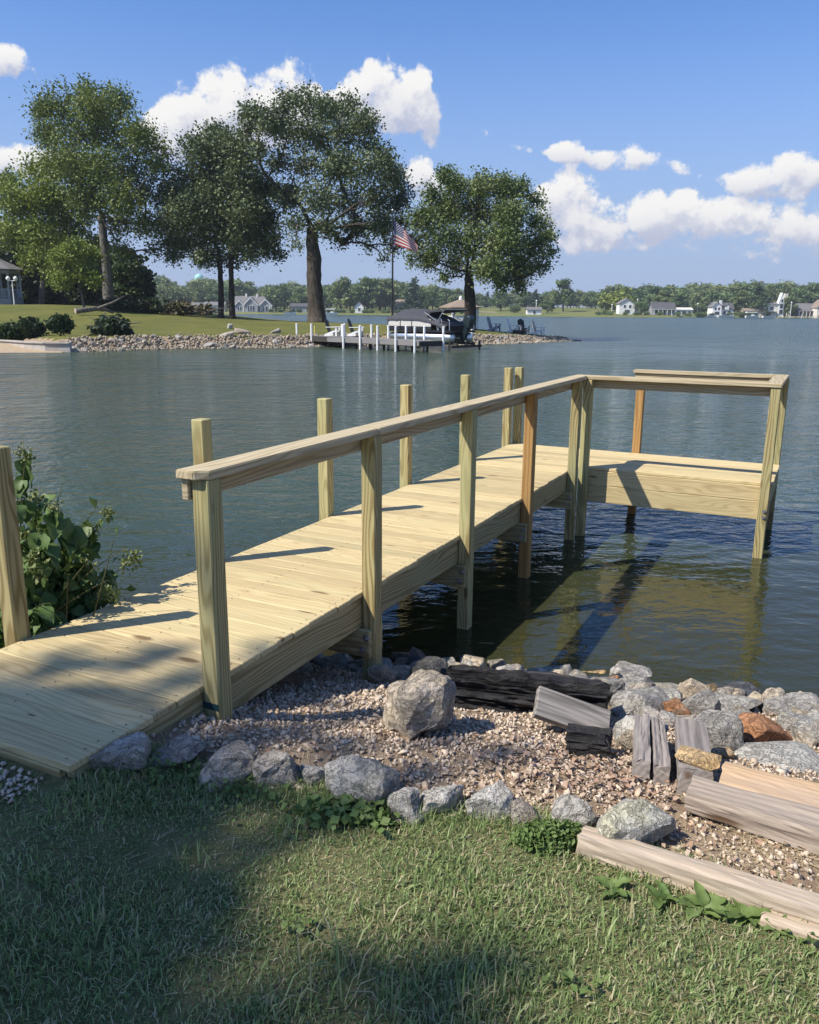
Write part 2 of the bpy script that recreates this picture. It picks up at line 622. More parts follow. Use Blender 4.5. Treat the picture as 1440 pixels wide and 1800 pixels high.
M_SOIL = soil('turf_soil', (0.11, 0.125, 0.05), (0.19, 0.175, 0.085), (0.30, 0.26, 0.155))
M_BANK = soil('bank_soil', (0.25, 0.18, 0.12), (0.34, 0.26, 0.18), (0.42, 0.34, 0.25))


def lawn_mat(name, a, b, c, sc=0.35):
    m, t, bs = new_mat(name)
    ge = t.node('ShaderNodeNewGeometry')
    P = ge.outputs['Position']
    n1 = t.noise(P, sc, 4, 0.6)
    n2 = t.noise(P, sc * 14, 5, 0.7)
    n3 = t.noise(t.scale(P, (0.6, 2.0, 1.0)), sc * 4, 4, 0.6)
    col = t.mix(t.remap(n1, 0.3, 0.7), a, b)
    col = t.mix(t.math('MULTIPLY', t.remap(t.math('ADD', t.math('MULTIPLY', n2, 0.5), t.math('MULTIPLY', n3, 0.5)), 0.42, 0.68), 0.7), col, c)
    t.l.new(col, bs.inputs['Base Color'])
    bs.inputs['Roughness'].default_value = 0.95
    bs.inputs['Specular IOR Level'].default_value = 0.1
    t.l.new(t.bump(n2, 1.0, 0.12), bs.inputs['Normal'])
    return m


M_LAWN = lawn_mat('far_lawn_grass', (0.095, 0.113, 0.027), (0.149, 0.153, 0.041), (0.180, 0.158, 0.068))
M_GOLF = lawn_mat('park_grass', (0.11, 0.14, 0.045), (0.17, 0.18, 0.06), (0.16, 0.15, 0.07), 0.03)


def leaf_mat(name, stops, trans=0.35, rough=0.55, nscale=0.45, spec=0.3):
    m, t, bs = new_mat(name)
    ge = t.node('ShaderNodeNewGeometry')
    n = t.noise(ge.outputs['Position'], nscale, 3, 0.5)
    f = t.math('ADD', t.math('MULTIPLY', ge.outputs['Random Per Island'], 0.38), t.math('MULTIPLY', t.remap(n, 0.3, 0.7), 0.62))
    col = t.ramp(f, [(i / (len(stops) - 1), c) for i, c in enumerate(stops)])
    t.l.new(col, bs.inputs['Base Color'])
    bs.inputs['Roughness'].default_value = rough
    bs.inputs['Specular IOR Level'].default_value = spec
    tr = t.node('ShaderNodeBsdfTranslucent')
    t.l.new(t.mix(0.22, col, (0.26, 0.38, 0.06), 'MIX'), tr.inputs[0])
    mx = t.node('ShaderNodeMixShader')
    mx.inputs[0].default_value = trans
    out = m.node_tree.nodes['Material Output']
    t.l.new(bs.outputs[0], mx.inputs[1])
    t.l.new(tr.outputs[0], mx.inputs[2])
    t.l.new(mx.outputs[0], out.inputs[0])
    return m


L_OAK = leaf_mat('oak_leaves', [(0.066, 0.092, 0.049), (0.101, 0.133, 0.061), (0.137, 0.171, 0.080), (0.209, 0.232, 0.121)], 0.14)
L_COTTON = leaf_mat('poplar_leaves', [(0.061, 0.094, 0.027), (0.109, 0.150, 0.036), (0.153, 0.197, 0.046), (0.250, 0.262, 0.079)], 0.2)
L_LIGHT = leaf_mat('yellow_green_leaves', [(0.103, 0.154, 0.033), (0.159, 0.215, 0.040), (0.215, 0.261, 0.053), (0.281, 0.319, 0.084)], 0.25)
L_MAPLE = leaf_mat('maple_leaves', [(0.069, 0.111, 0.042), (0.111, 0.157, 0.054), (0.157, 0.202, 0.069), (0.240, 0.258, 0.115)], 0.2)
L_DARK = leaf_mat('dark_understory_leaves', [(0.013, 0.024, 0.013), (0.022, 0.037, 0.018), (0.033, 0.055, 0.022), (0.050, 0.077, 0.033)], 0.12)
L_FAR = leaf_mat('far_tree_leaves', [(0.070, 0.120, 0.051), (0.105, 0.167, 0.066), (0.144, 0.208, 0.080), (0.196, 0.262, 0.111)], 0.18, nscale=0.05)
L_FAR2 = leaf_mat('far_olive_leaves', [(0.105, 0.143, 0.055), (0.147, 0.189, 0.072), (0.189, 0.236, 0.089), (0.252, 0.285, 0.116)], 0.18, nscale=0.05)
L_FARDK = leaf_mat('far_conifer_needles', [(0.030, 0.056, 0.034), (0.044, 0.079, 0.044), (0.064, 0.103, 0.056), (0.094, 0.131, 0.074)], 0.08, nscale=0.05)
L_FARYL = leaf_mat('far_yellow_green_leaves', [(0.135, 0.173, 0.027), (0.180, 0.225, 0.036), (0.225, 0.270, 0.045), (0.270, 0.300, 0.075)], 0.25, nscale=0.05)
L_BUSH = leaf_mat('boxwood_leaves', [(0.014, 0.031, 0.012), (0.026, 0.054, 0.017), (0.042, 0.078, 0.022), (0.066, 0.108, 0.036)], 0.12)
L_SHRUB = leaf_mat('shrub_leaf', [(0.044, 0.094, 0.027), (0.069, 0.131, 0.037), (0.106, 0.169, 0.053), (0.150, 0.213, 0.075)], 0.25, rough=0.5)
L_WEED = leaf_mat('weed_leaf', [(0.075, 0.132, 0.034), (0.109, 0.172, 0.048), (0.149, 0.213, 0.063), (0.207, 0.265, 0.098)], 0.25, nscale=9.0)
L_BROWN = leaf_mat('dead_leaf', [(0.17, 0.12, 0.085), (0.27, 0.21, 0.155), (0.38, 0.31, 0.24), (0.31, 0.19, 0.12), (0.46, 0.39, 0.32)], 0.05)
L_STRAW = leaf_mat('dry_straw', [(0.28, 0.20, 0.11), (0.40, 0.31, 0.18), (0.50, 0.41, 0.26), (0.36, 0.26, 0.14)], 0.1)
L_BUD = leaf_mat('seed_head', [(0.08, 0.12, 0.035), (0.12, 0.16, 0.05), (0.17, 0.20, 0.07), (0.24, 0.25, 0.11)], 0.2)


def grass_mat():
    m, t, bs = new_mat('grass_blades')
    ge = t.node('ShaderNodeNewGeometry')
    n = t.noise(ge.outputs['Position'], 2.6, 4, 0.6)
    n2 = t.noise(ge.outputs['Position'], 0.9, 2, 0.5)
    r = ge.outputs['Random Per Island']
    green = t.ramp(r, [(0.0, (0.14, 0.21, 0.075)), (0.4, (0.225, 0.315, 0.11)), (0.75, (0.32, 0.405, 0.16)), (1.0, (0.46, 0.51, 0.26))])
    dry = t.ramp(r, [(0.0, (0.36, 0.315, 0.18)), (0.5, (0.48, 0.43, 0.26)), (1.0, (0.60, 0.54, 0.36))])
    r2 = t.math('FRACT', t.math('MULTIPLY', r, 17.3))
    thr = t.remap(t.math('ADD', t.math('MULTIPLY', n, 0.6), t.math('MULTIPLY', n2, 0.4)), 0.38, 0.66, 0.03, 0.36, smooth=False)
    isdry = t.math('LESS_THAN', r2, thr)
    col = t.mix(isdry, green, dry)
    t.l.new(col, bs.inputs['Base Color'])
    bs.inputs['Roughness'].default_value = 0.6
    bs.inputs['Specular IOR Level'].default_value = 0.25
    tr = t.node('ShaderNodeBsdfTranslucent')
    t.l.new(col, tr.inputs[0])
    mx = t.node('ShaderNodeMixShader')
    mx.inputs[0].default_value = 0.4
    t.l.new(bs.outputs[0], mx.inputs[1])
    t.l.new(tr.outputs[0], mx.inputs[2])
    t.l.new(mx.outputs[0], m.node_tree.nodes['Material Output'].inputs[0])
    return m


M_GRASS = grass_mat()


def bark(name, c1, c2, sc=6.0):
    m, t, bs = new_mat(name)
    ge = t.node('ShaderNodeNewGeometry')
    n = t.noise(t.scale(ge.outputs['Position'], (1, 1, 0.22)), sc, 6, 0.7)
    t.l.new(t.mix(t.remap(n, 0.35, 0.65), c1, c2), bs.inputs['Base Color'])
    bs.inputs['Roughness'].default_value = 0.95
    bs.inputs['Specular IOR Level'].default_value = 0.1
    t.l.new(t.bump(n, 1.0, 0.08), bs.inputs['Normal'])
    return m


B_OAK = bark('oak_bark', (0.040, 0.034, 0.028), (0.105, 0.09, 0.073))
B_GREY = bark('grey_bark', (0.085, 0.078, 0.07), (0.19, 0.175, 0.155))
B_DARK = bark('dark_bark', (0.030, 0.026, 0.022), (0.075, 0.065, 0.055))
B_STEM = bark('green_stem', (0.14, 0.15, 0.06), (0.24, 0.23, 0.11), 40)


def water_mat():
    m, t, bs = new_mat('lake_water')
    ge = t.node('ShaderNodeNewGeometry')
    P = ge.outputs['Position']
    w1 = t.noise(t.scale(P, (1.0, 1.5, 1.0)), 5.0, 3, 0.55, 0.35)
    w2 = t.noise(t.scale(P, (1.0, 1.8, 1.0)), 1.5, 3, 0.5, 0.3)
    w4 = t.noise(t.scale(P, (1.0, 2.2, 1.0)), 0.42, 2, 0.5, 0.2)
    w3 = t.noise(P, 16.0, 2, 0.5)
    # the breeze reaches the open water in patches; the cove by the bank is sheltered
    gust = t.remap(t.noise(t.scale(P, (1.0, 1.6, 1.0)), 0.09, 3, 0.55), 0.30, 0.66, 0.6, 1.2)
    sp = t.node('ShaderNodeSeparateXYZ')
    t.l.new(P, sp.inputs[0])
    fetch = t.math('MULTIPLY_ADD', sp.outputs[0], -0.22, sp.outputs[1])
    shelter = t.remap(fetch, 5.5, 15.0, 0.13, 1.0)
    amp = t.math('MULTIPLY', gust, shelter)
    h = t.math('ADD', t.math('MULTIPLY', w1, 0.060), t.math('MULTIPLY', w2, 0.13))
    h = t.math('ADD', h, t.math('MULTIPLY', w3, 0.004))
    h = t.math('ADD', h, t.math('MULTIPLY', w4, t.remap(fetch, 12.0, 45.0, 0.0, 0.42)))
    h = t.math('MULTIPLY', h, amp)
    t.l.new(t.bump(h, 1.0, 1.0), bs.inputs['Normal'])
    silt = t.noise(P, 0.5, 3, 0.5)
    col = t.mix(silt, (0.036, 0.060, 0.040), (0.046, 0.070, 0.045))
    shoal = t.remap(fetch, 5.5, 11.0)
    col = t.mix(shoal, (0.032, 0.034, 0.013), col)
    t.l.new(col, bs.inputs['Base Color'])
    # beyond some tens of metres the ripples are finer than the eye resolves and act as a rough mirror
    t.l.new(t.remap(fetch, 12.0, 75.0, 0.045, 0.27), bs.inputs['Roughness'])
    bs.inputs['IOR'].default_value = 1.333
    bs.inputs['Specular IOR Level'].default_value = 0.5
    return m


M_WATER = water_mat()

P_WHITE = plain('white_paint', (0.78, 0.78, 0.76), 0.5, 0.06)
P_CREAM = plain('cream_siding', (0.66, 0.62, 0.54), 0.7, 0.06)
P_GREYSIDE = plain('grey_siding', (0.30, 0.31, 0.33), 0.7, 0.08)
P_TANSIDE = plain('tan_siding', (0.46, 0.38, 0.30), 0.7, 0.08)
P_REDSIDE = plain('brick_red_siding', (0.30, 0.15, 0.12), 0.8, 0.1)
P_ROOF = plain('grey_shingle', (0.16, 0.155, 0.155), 0.9, 0.2, 2.0)
P_ROOFBR = plain('brown_shingle', (0.24, 0.19, 0.15), 0.9, 0.2, 2.0)
P_ROOFDK = plain('dark_shingle', (0.085, 0.085, 0.09), 0.9, 0.2, 2.0)
P_GLASS = plain('window_glass', (0.03, 0.04, 0.05), 0.08, 0.1, spec=0.6)
P_BLACK = plain('black_plastic', (0.018, 0.018, 0.02), 0.45, 0.1)
P_CANVAS = plain('charcoal_canvas', (0.050, 0.052, 0.062), 0.85, 0.15, 3.0, bumpd=0.02)
P_ALU = plain('aluminium', (0.62, 0.64, 0.66), 0.32, 0.08, metal=0.85)
P_STEEL = plain('galvanised_steel', (0.42, 0.42, 0.42), 0.4, 0.15, 60, metal=0.9)
P_COWL = plain('dark_teal_cowling', (0.012, 0.022, 0.026), 0.22, 0.05, spec=0.6)
P_PANEL = plain('beige_boat_panel', (0.52, 0.50, 0.46), 0.4, 0.05)
P_COMPOSITE = plain('grey_composite_deck', (0.20, 0.19, 0.185), 0.8, 0.12, 5.0)
P_CONCRETE = plain('concrete', (0.40, 0.37, 0.33), 0.9, 0.18, 2.0, bumpd=0.01)
P_SAND = plain('beach_sand', (0.36, 0.275, 0.18), 0.95, 0.15, 3.0)
P_AQUA = plain('aqua_paint', (0.30, 0.60, 0.58), 0.5, 0.05)
P_YELLOW = plain('yellow_plastic', (0.62, 0.50, 0.12), 0.5, 0.05)
P_TEALTAG = plain('teal_plastic_tag', (0.012, 0.045, 0.055), 0.5, 0.1)
P_DARKWOOD = plain('dark_wet_wood', (0.045, 0.04, 0.033), 0.8, 0.3, 8.0)
P_BLUEGREY = plain('pale_blue_paint', (0.27, 0.30, 0.35), 0.6, 0.06)
# ------------------------------------------------------------------ the setting: lake and land
SHORE = [(-60, 3.0), (-12, 4.6), (-4, 5.0), (-2.0, 5.15), (-0.11, 5.12), (0.5, 5.08), (0.88, 4.93), (1.39, 4.85), (1.86, 4.68), (2.46, 4.52), (4, 4.2), (8, 3.4), (60, 1.0)]
GEDGE = [(-60, 1.0), (-8, 2.9), (-3.4, 3.1), (-1.3, 2.98), (-0.9, 2.93), (-0.7, 2.84), (-0.5, 2.77), (-0.18, 2.73), (0.0, 2.62), (0.3, 2.61), (0.58, 2.56), (0.75, 2.42), (1.25, 2.14), (2.2, 1.65), (8, -0.5), (60, -20)]


def sstep(a, b, x):
    t = min(1.0, max(0.0, (x - a) / (b - a)))
    return t * t * (3 - 2 * t)


def near_z(x, y):
    yg, ys = lerp_pts(GEDGE, x), lerp_pts(SHORE, x)
    top = 0.575 + 0.085 * sstep(-0.75, -1.25, x)
    if y <= yg:
        z = top
    else:
        t = (y - yg) / (ys - yg)
        if t <= 1:
            k = max(0.0, (t - 0.14) / 0.86)
            z = top * (1 - k ** 1.15)
        else:
            z = max(-1.3, -0.30 * (y - ys) ** 0.9)
    z += 0.02 * (mnoise.noise(Vector((x * 1.7, y * 1.7, 3.1)))) + 0.008 * mnoise.noise(Vector((x * 7, y * 7, 1.3)))
    return z


def ground_hit(u, v):
    r = ray(u, v)
    t, dt = 1.2, 0.02
    while t < 40:
        p = Vector((0, 0, CAM_Z)) + r * t
        if p.z <= near_z(p.x, p.y):
            return Vector((p.x, p.y, near_z(p.x, p.y)))
        t += dt
    return on(u, v, 0)


wm = MB()
wm.add([(-1390, -40, 0), (1390, -40, 0), (1390, 900, 0), (-1390, 900, 0)], [(0, 1, 2, 3)])
water = tag(wm.build('water', M_WATER), kind='structure')


def axis(breaks):
    out = []
    for (a, b, n) in breaks:
        out += list(np.linspace(a, b, n, endpoint=False))
    out.append(breaks[-1][1])
    return np.array(out)


def height_sheet(name, xs, ys, fn, mats, pick=None):
    nx, ny = len(xs), len(ys)
    V = np.zeros((ny, nx, 3))
    for j, y in enumerate(ys):
        for i, x in enumerate(xs):
            V[j, i] = (x, y, fn(float(x), float(y)))
    idx = np.arange(nx * ny).reshape(ny, nx)
    F = np.stack([idx[:-1, :-1], idx[:-1, 1:], idx[1:, 1:], idx[1:, :-1]], -1).reshape(-1, 4)
    mi = None
    V = V.reshape(-1, 3)
    if pick is not None:
        c = V[F].mean(1)
        mi = [pick(*p) for p in c]
    me = np_mesh(name, V, [F], mats, mi, smooth=True)
    return tag(link(name, me), kind='structure')


height_sheet('ground', axis([(-60, -6, 14), (-6, -2.4, 24), (-2.4, 2.8, 120), (2.8, 8, 26), (8, 60, 14)]),
             axis([(-60, 0, 12), (0, 1.4, 12), (1.4, 5.6, 100), (5.6, 14, 20)]), near_z, [M_SOIL, M_BANK],
             lambda x, y, z: 1 if y > lerp_pts(GEDGE, x) + 0.02 else 0)

# --- the lawn point across the cove
PEN = [(-75, 50.6), (-30, 50.2), (-27, 49.7), (-24.5, 48.7), (-22.5, 47.3), (-21.0, 45.9), (-19.5, 45.05), (-18.2, 45.0), (-14.1, 49.4), (-7.8, 52.2), (-4.9, 55.0), (-1.5, 57.0), (4.3, 58.6), (8.8, 62.8), (13.6, 68.4),
       (11.5, 74), (6, 84), (-2, 98), (-14, 112), (-40, 122), (-75, 125)]
PEN_A = np.array(PEN)
PEN_B = np.roll(PEN_A, -1, axis=0)


def pen_dist(x, y):
    """Signed distance to the shoreline of the point, positive inland."""
    p = np.array((x, y))
    d = PEN_B - PEN_A
    t = np.clip(((p - PEN_A) * d).sum(1) / (d * d).sum(1), 0, 1)
    q = PEN_A + d * t[:, None]
    dist = np.sqrt(((p - q) ** 2).sum(1)).min()
    c = (PEN_A[:, 1] > y) != (PEN_B[:, 1] > y)
    with np.errstate(divide='ignore', invalid='ignore'):
        xi = (PEN_B[:, 0] - PEN_A[:, 0]) * (y - PEN_A[:, 1]) / (PEN_B[:, 1] - PEN_A[:, 1]) + PEN_A[:, 0]
    inside = (c & (x < xi)).sum() % 2 == 1
    return dist if inside else -dist


def pen_z(x, y):
    d = pen_dist(x, y)
    if d < -2:
        return -0.6
    z = -0.25 + 0.98 * sstep(-0.5, 1.7, d) * (0.55 + 0.45 * sstep(14, 2, x))
    z += 0.55 * sstep(1.5, 22, d)
    z += 1.25 * sstep(-12, -34, x) * sstep(50, 78, y)
    z += 0.05 * mnoise.noise(Vector((x * 0.25, y * 0.25, 0)))
    return z


lawn = height_sheet('lawn', axis([(-75, -34, 14), (-34, 15, 100)]), axis([(40, 72, 76), (72, 126, 40)]), pen_z, [M_LAWN, M_BANK], lambda x, y, z: 1 if pen_dist(x, y) < 1.1 and y < 72 else 0)


def pen_at(u, Y):
    """Point of the lawn seen in column u at distance Y."""
    p = at(u, 560, Y)
    return Vector((p.x, Y, pen_z(p.x, Y)))


# --- the far shore
FSH = [(-900, 420), (-400, 392), (-150, 380), (-71, 373), (0, 366), (43, 360), (87, 350), (112, 362), (135, 392), (157, 402), (193, 405), (400, 420), (900, 460)]


def far_z(x, y):
    d = y - lerp_pts(FSH, x)
    if d < 0:
        return max(-1.0, d * 0.2)
    z = 0.75 * sstep(0, 2.0, d) + 2.4 * sstep(4, 150, d) + 4.0 * sstep(120, 600, d)
    z += 0.9 * sstep(10, 80, d) * sstep(30, 55, x) * sstep(130, 95, x)
    return z


far = height_sheet('far_shore', axis([(-1400, -300, 8), (-300, 300, 90), (300, 1400, 9)]), axis([(340, 430, 60), (430, 620, 12), (620, 1400, 6)]), far_z, [M_GOLF])
# ------------------------------------------------------------------ the new pine dock
DS = Vector((0.4472, 0.8944, 0))      # along the walkway, away from the bank
DT = Vector((0.8944, -0.4472, 0))     # across it, to the right
DOCK_M = Matrix(((DS.x, DT.x, 0, 0), (DS.y, DT.y, 0, 0), (0, 0, 1, 0), (0, 0, 0, 1)))   # (s, t, z) -> world (left-handed pair, positions only)


def st(s, t, z=0.0):
    return DS * s + DT * t + Vector((0, 0, z))


ZD = 0.73
T0, T1 = -3.405, -2.29                 # the walkway's sides
PS0, PS1, PT1 = 8.56, 9.72, -0.36     # the wider platform at its end
dock_o = st(1.85, -2.9, 0.575)
dock = thing('dock', dock_o, 'new pale pine dock with a railing along one side and a wide end platform', 'dock')
BOARD_MESH = {}


def board_mesh(l, w, h, mat, bev=0.004):
    key = (round(l, 4), round(w, 4), round(h, 4), mat.name)
    if key in BOARD_MESH:
        return BOARD_MESH[key]
    me = bpy.data.meshes.new('board')
    bm = bmesh.new()
    bmesh.ops.create_cube(bm, size=1.0)
    for v in bm.verts:
        v.co = Vector((v.co.x * l, v.co.y * w, v.co.z * h))
    bmesh.ops.bevel(bm, geom=bm.edges[:], offset=min(bev, 0.2 * min(w, h)), segments=1, affect='EDGES')
    bm.to_mesh(me)
    bm.free()
    me.materials.append(mat)
    BOARD_MESH[key] = me
    return me


def plank(name, c, ax, wy, l, w, h, mat, parent=dock, org=None, bev=0.004):
    """Board centred on world point c: length l along ax, width w along wy, thickness h along the third axis."""
    ax = Vector(ax).normalized()
    wz = ax.cross(Vector(wy)).normalized()
    wy = wz.cross(ax).normalized()
    o = org if org is not None else ORG[parent.name]
    c = Vector(c) - o
    M = Matrix(((ax.x, wy.x, wz.x, c.x), (ax.y, wy.y, wz.y, c.y), (ax.z, wy.z, wz.z, c.z), (0, 0, 0, 1)))
    return link(name, board_mesh(l, w, h, mat, bev), parent, M)


Z = Vector((0, 0, 1))
rr = random.Random(3)
# deck boards: across the walkway, and right across the platform at the end
bw, bt = 0.1395, 0.032
s = 1.835
while s + bw < PS1 + 0.03:
    tb = PT1 if s + bw / 2 > PS0 - 0.03 else T1
    dz = rr.uniform(-0.0012, 0.0012)
    l = round(tb - T0 + 0.01 + rr.choice((0, 0.004, 0.008)), 3)
    plank('deck_board', st(s + bw / 2, T0 - 0.005 + l / 2, ZD - bt / 2 + dz), DT, DS, l, bw, bt, W_DECK)
    s += bw + 0.0030
SE = s - 0.0030
# fixings on the deck: two small screws where each board crosses each joist
sc = MB()
k = 0
s = 1.835
while s + bw < PS1 + 0.03:
    for tt in (T0 + 0.03, -2.88, T1 - 0.03):
        for ds in (0.03, bw - 0.03):
            c = st(s + ds, tt + rr.uniform(-.004, .004), ZD + 0.0015)
            r_ = 0.005
            sc.add([c + DS * r_, c + DT * r_, c - DS * r_, c - DT * r_, c + Z * 0.0012], [(0, 1, 4), (1, 2, 4), (2, 3, 4), (3, 0, 4)])
    s += bw + 0.0030
tag(sc.build('screws', P_DARKWOOD, dock), kind='stuff')

# rim joists and inner joists
RH = 0.186
zr = ZD - bt - 0.002 - RH / 2
for (t_, s0, s1) in ((T1 - 0.021, 1.86, PS0 - 0.02), (T0 + 0.021, 1.86, SE - 0.02), (-2.88, 1.90, SE - 0.06)):
    a = s0
    cuts = [s0, 4.0, 6.8, s1] if t_ != -2.88 else [s0, s1]
    for i in range(len(cuts) - 1):
        l = cuts[i + 1] - cuts[i] - 0.004
        plank('rim_joist' if t_ != -2.88 else 'joist', st((cuts[i] + cuts[i + 1]) / 2, t_, zr - (0.002 if t_ == -2.88 else 0)), DS, Z, l, RH, 0.038, W_RIM)
plank('end_joist', st(1.835 + 0.019 + 0.002, (T0 + T1) / 2, zr - 0.003), DT, Z, T1 - T0 - 0.09, RH, 0.038, W_RIM)
# platform fascia: two boards one above the other on the near side, singles elsewhere
ftop = ZD - bt - 0.002
for (z0, z1) in ((ftop - 0.150, ftop), (ftop - 0.333, ftop - 0.153)):
    plank('fascia_board', st(PS0 - 0.019, (T1 + 0.05 + PT1) / 2, (z0 + z1) / 2), DT, Z, PT1 - T1 - 0.055, z1 - z0, 0.038, W_DECK)
plank('end_fascia_board', st((PS0 + SE) / 2, PT1 - 0.021, ftop - 0.093), DS, Z, SE - PS0 - 0.03, 0.186, 0.038, W_RIM)
plank('back_fascia_board', st(SE - 0.021, (T0 + PT1) / 2, ftop - 0.094), DT, Z, PT1 - T0 - 0.1, 0.186, 0.038, W_RIM)
for s_ in (8.9, 9.3):
    plank('joist', st(s_, (T1 + PT1) / 2, ftop - 0.096), DT, Z, PT1 - T1 - 0.1, 0.186, 0.038, W_RIM)

# posts
PW = 0.089
ZCAP = 1.69
CT = 0.038


def post(s_, t_, z0, z1, mat=W_POST, label=None):
    o = plank('post', st(s_, t_, (z0 + z1) / 2), Z, DS, z1 - z0, PW, PW, mat, bev=0.005)
    if label:
        o['label'] = label
    return o


RIGHT = [2.61, 4.005, 5.43, 6.81, 8.25]
tr_ = T1 + PW / 2 + 0.002
for i, s_ in enumerate(RIGHT):
    gz = 0.45 if i == 0 else (0.05 if i == 1 else -1.2)
    o = post(s_, tr_, gz, ZCAP - CT - 0.002, W_AMBER if i == 3 else W_POST, 'amber railing post, the only orange one on the walkway' if i == 3 else None)
    if i == 0:
        # plastic stock tag stapled round the foot of the first post
        tg = MB()
        c = st(s_, tr_, 0.64)
        h = PW / 2 + 0.0015
        for (dx, dy) in ((-1, 0),):
            q = [c - DS * h - DT * h, c - DS * h + DT * h * 0.9]
            tg.add([q[0] - Z * .016, q[1] - Z * .016, q[1] + Z * .016, q[0] + Z * .016], [(0, 1, 2, 3)])
        tg.build('stock_tag', P_TEALTAG, dock)
tl_ = T0 - PW / 2 - 0.007
LEFT = [2.56, 4.0, 5.43, 6.83, 8.24, 9.57]
for i, s_ in enumerate(LEFT):
    post(s_, tl_, 0.1 if i < 2 else -1.2, ZCAP - (0.03 if i else 0.0), W_POST)
sb_ = SE + PW / 2 + 0.003
post(sb_, -3.37, -1.2, ZCAP - 0.03)
post(8.46, tr_ + 0.06, -1.2, ZCAP - CT - 0.002)                               # corner of walkway and platform
sf_ = PS0 - 0.04 - PW / 2
post(sf_, PT1 - PW / 2 - 0.01, -1.3, ZCAP - CT - 0.002)                      # near right corner
post(sb_, PT1 - PW / 2, -1.3, ZCAP - CT - 0.002)                             # far right corner
post(sb_, -1.90, -1.3, ZCAP - CT - 0.002, W_AMBER, 'amber railing post at the end of the far platform rail')
# doubled cross beams bolted to both faces of each pair of posts
bo = []
for i, s_ in enumerate([4.005, 5.43, 6.81, 8.25]):
    for sg in (-1, 1):
        sc_ = s_ + sg * (PW / 2 + 0.02)
        plank('cross_beam', st(sc_, (tl_ + tr_) / 2 - 0.003, ZD - bt - RH - 0.004 - 0.085), DT, Z, tr_ - tl_ + PW - 0.03, 0.17, 0.038, W_RIM)
    for dz in (-0.035, 0.04):
        c = st(s_ - PW / 2 - 0.041, tr_ - 0.004 + (0.012 if dz > 0 else -0.012), ZD - bt - RH - 0.09 + dz)
        b = MB()
        b.tube([c, c - DS * 0.006], [0.02, 0.02], 10)
        b.tube([c - DS * 0.006, c - DS * 0.018], [0.011, 0.011], 6)
        b.build('bolt', P_STEEL, dock)
for dz in (0.41, 0.47):
    c = st(sf_ - PW / 2 - 0.001, PT1 - PW / 2 + 0.008, dz)
    b = MB()
    b.tube([c, c - DS * 0.005], [0.018, 0.018], 10)
    b.tube([c - DS * 0.005, c - DS * 0.015], [0.010, 0.010], 6)
    b.build('bolt', P_STEEL, dock)

# railing: 2x4 on edge inside the posts, flat cap on top with mitred corners
rz = ZCAP - CT - 0.003 - 0.0445
plank('rail_board', st((2.55 + PS0) / 2, T1 - 0.021 + 0.002, rz), DS, Z, PS0 - 2.55, 0.089, 0.036, W_CAP)
plank('rail_board', st(PS0 - 0.019, (T1 + PT1) / 2, rz), DT, Z, PT1 - T1 - 0.02, 0.089, 0.036, W_CAP)
plank('rail_board', st((PS0 + SE) / 2, PT1 - PW - 0.03, rz), DS, Z, SE - PS0 - 0.06, 0.089, 0.036, W_CAP)
plank('rail_board', st(SE - 0.019, (-1.94 + PT1) / 2 - 0.08, rz), DT, Z, PT1 + 1.94 - 0.12, 0.089, 0.036, W_CAP)


def cap_piece(poly):
    """Flat cap board from its outline in (s, t); the first edge direction is the grain."""
    a, b_ = Vector(poly[0]), Vector(poly[1])
    w = [st(p[0], p[1], 0) for p in poly]
    c = sum(w, Vector()) / len(w)
    ax = (w[1] - w[0]).normalized()
    wy = Z.cross(ax)
    me = bpy.data.meshes.new('rail_cap')
    bm = bmesh.new()
    lo, hi = [], []
    for p in w:
        q = p - c
        lo.append(bm.verts.new((q.dot(ax), q.dot(wy), -CT / 2)))
        hi.append(bm.verts.new((q.dot(ax), q.dot(wy), CT / 2)))
    bm.faces.new(lo[::-1])
    bm.faces.new(hi)
    n = len(w)
    for i in range(n):
        bm.faces.new((lo[i], lo[(i + 1) % n], hi[(i + 1) % n], hi[i]))
    bmesh.ops.recalc_face_normals(bm, faces=bm.faces[:])
    bmesh.ops.bevel(bm, geom=bm.edges[:], offset=0.005, segments=2, affect='EDGES')
    bm.to_mesh(me)
    bm.free()
    me.materials.append(W_CAP)
    c = c + Z * (ZCAP - CT / 2) - dock_o
    M = Matrix(((ax.x, wy.x, 0, c.x), (ax.y, wy.y, 0, c.y), (ax.z, wy.z, 1, c.z), (0, 0, 0, 1)))
    return link('rail_cap', me, dock, M)


ti, to = -2.338, -2.193         # walkway cap
fi, fo = PS0 + 0.002, PS0 - 0.143   # platform near cap
ei, eo = PT1 - 0.15, PT1 - 0.003    # platform end cap
gi_, go_ = SE - 0.06, SE + 0.087    # platform far cap
G = 0.0015
jm = 4.005
cap_piece([(2.575, to), (jm - G, to), (jm - G, ti), (2.53, ti), (2.53, to - 0.05)][::1])
cap_piece([(jm + G, to), (fo - G, to), (fi - G, ti), (jm + G, ti)])
cap_piece([(fi + G, ti), (fi + G, ei - G), (fo + G, eo - G), (fo + G, to)])
cap_piece([(fi + G, ei), (gi_ - G, ei), (go_ - G, eo), (fo + G, eo)])
cap_piece([(gi_, ei - G), (gi_, -1.98), (go_, -1.98), (go_, eo - G)])
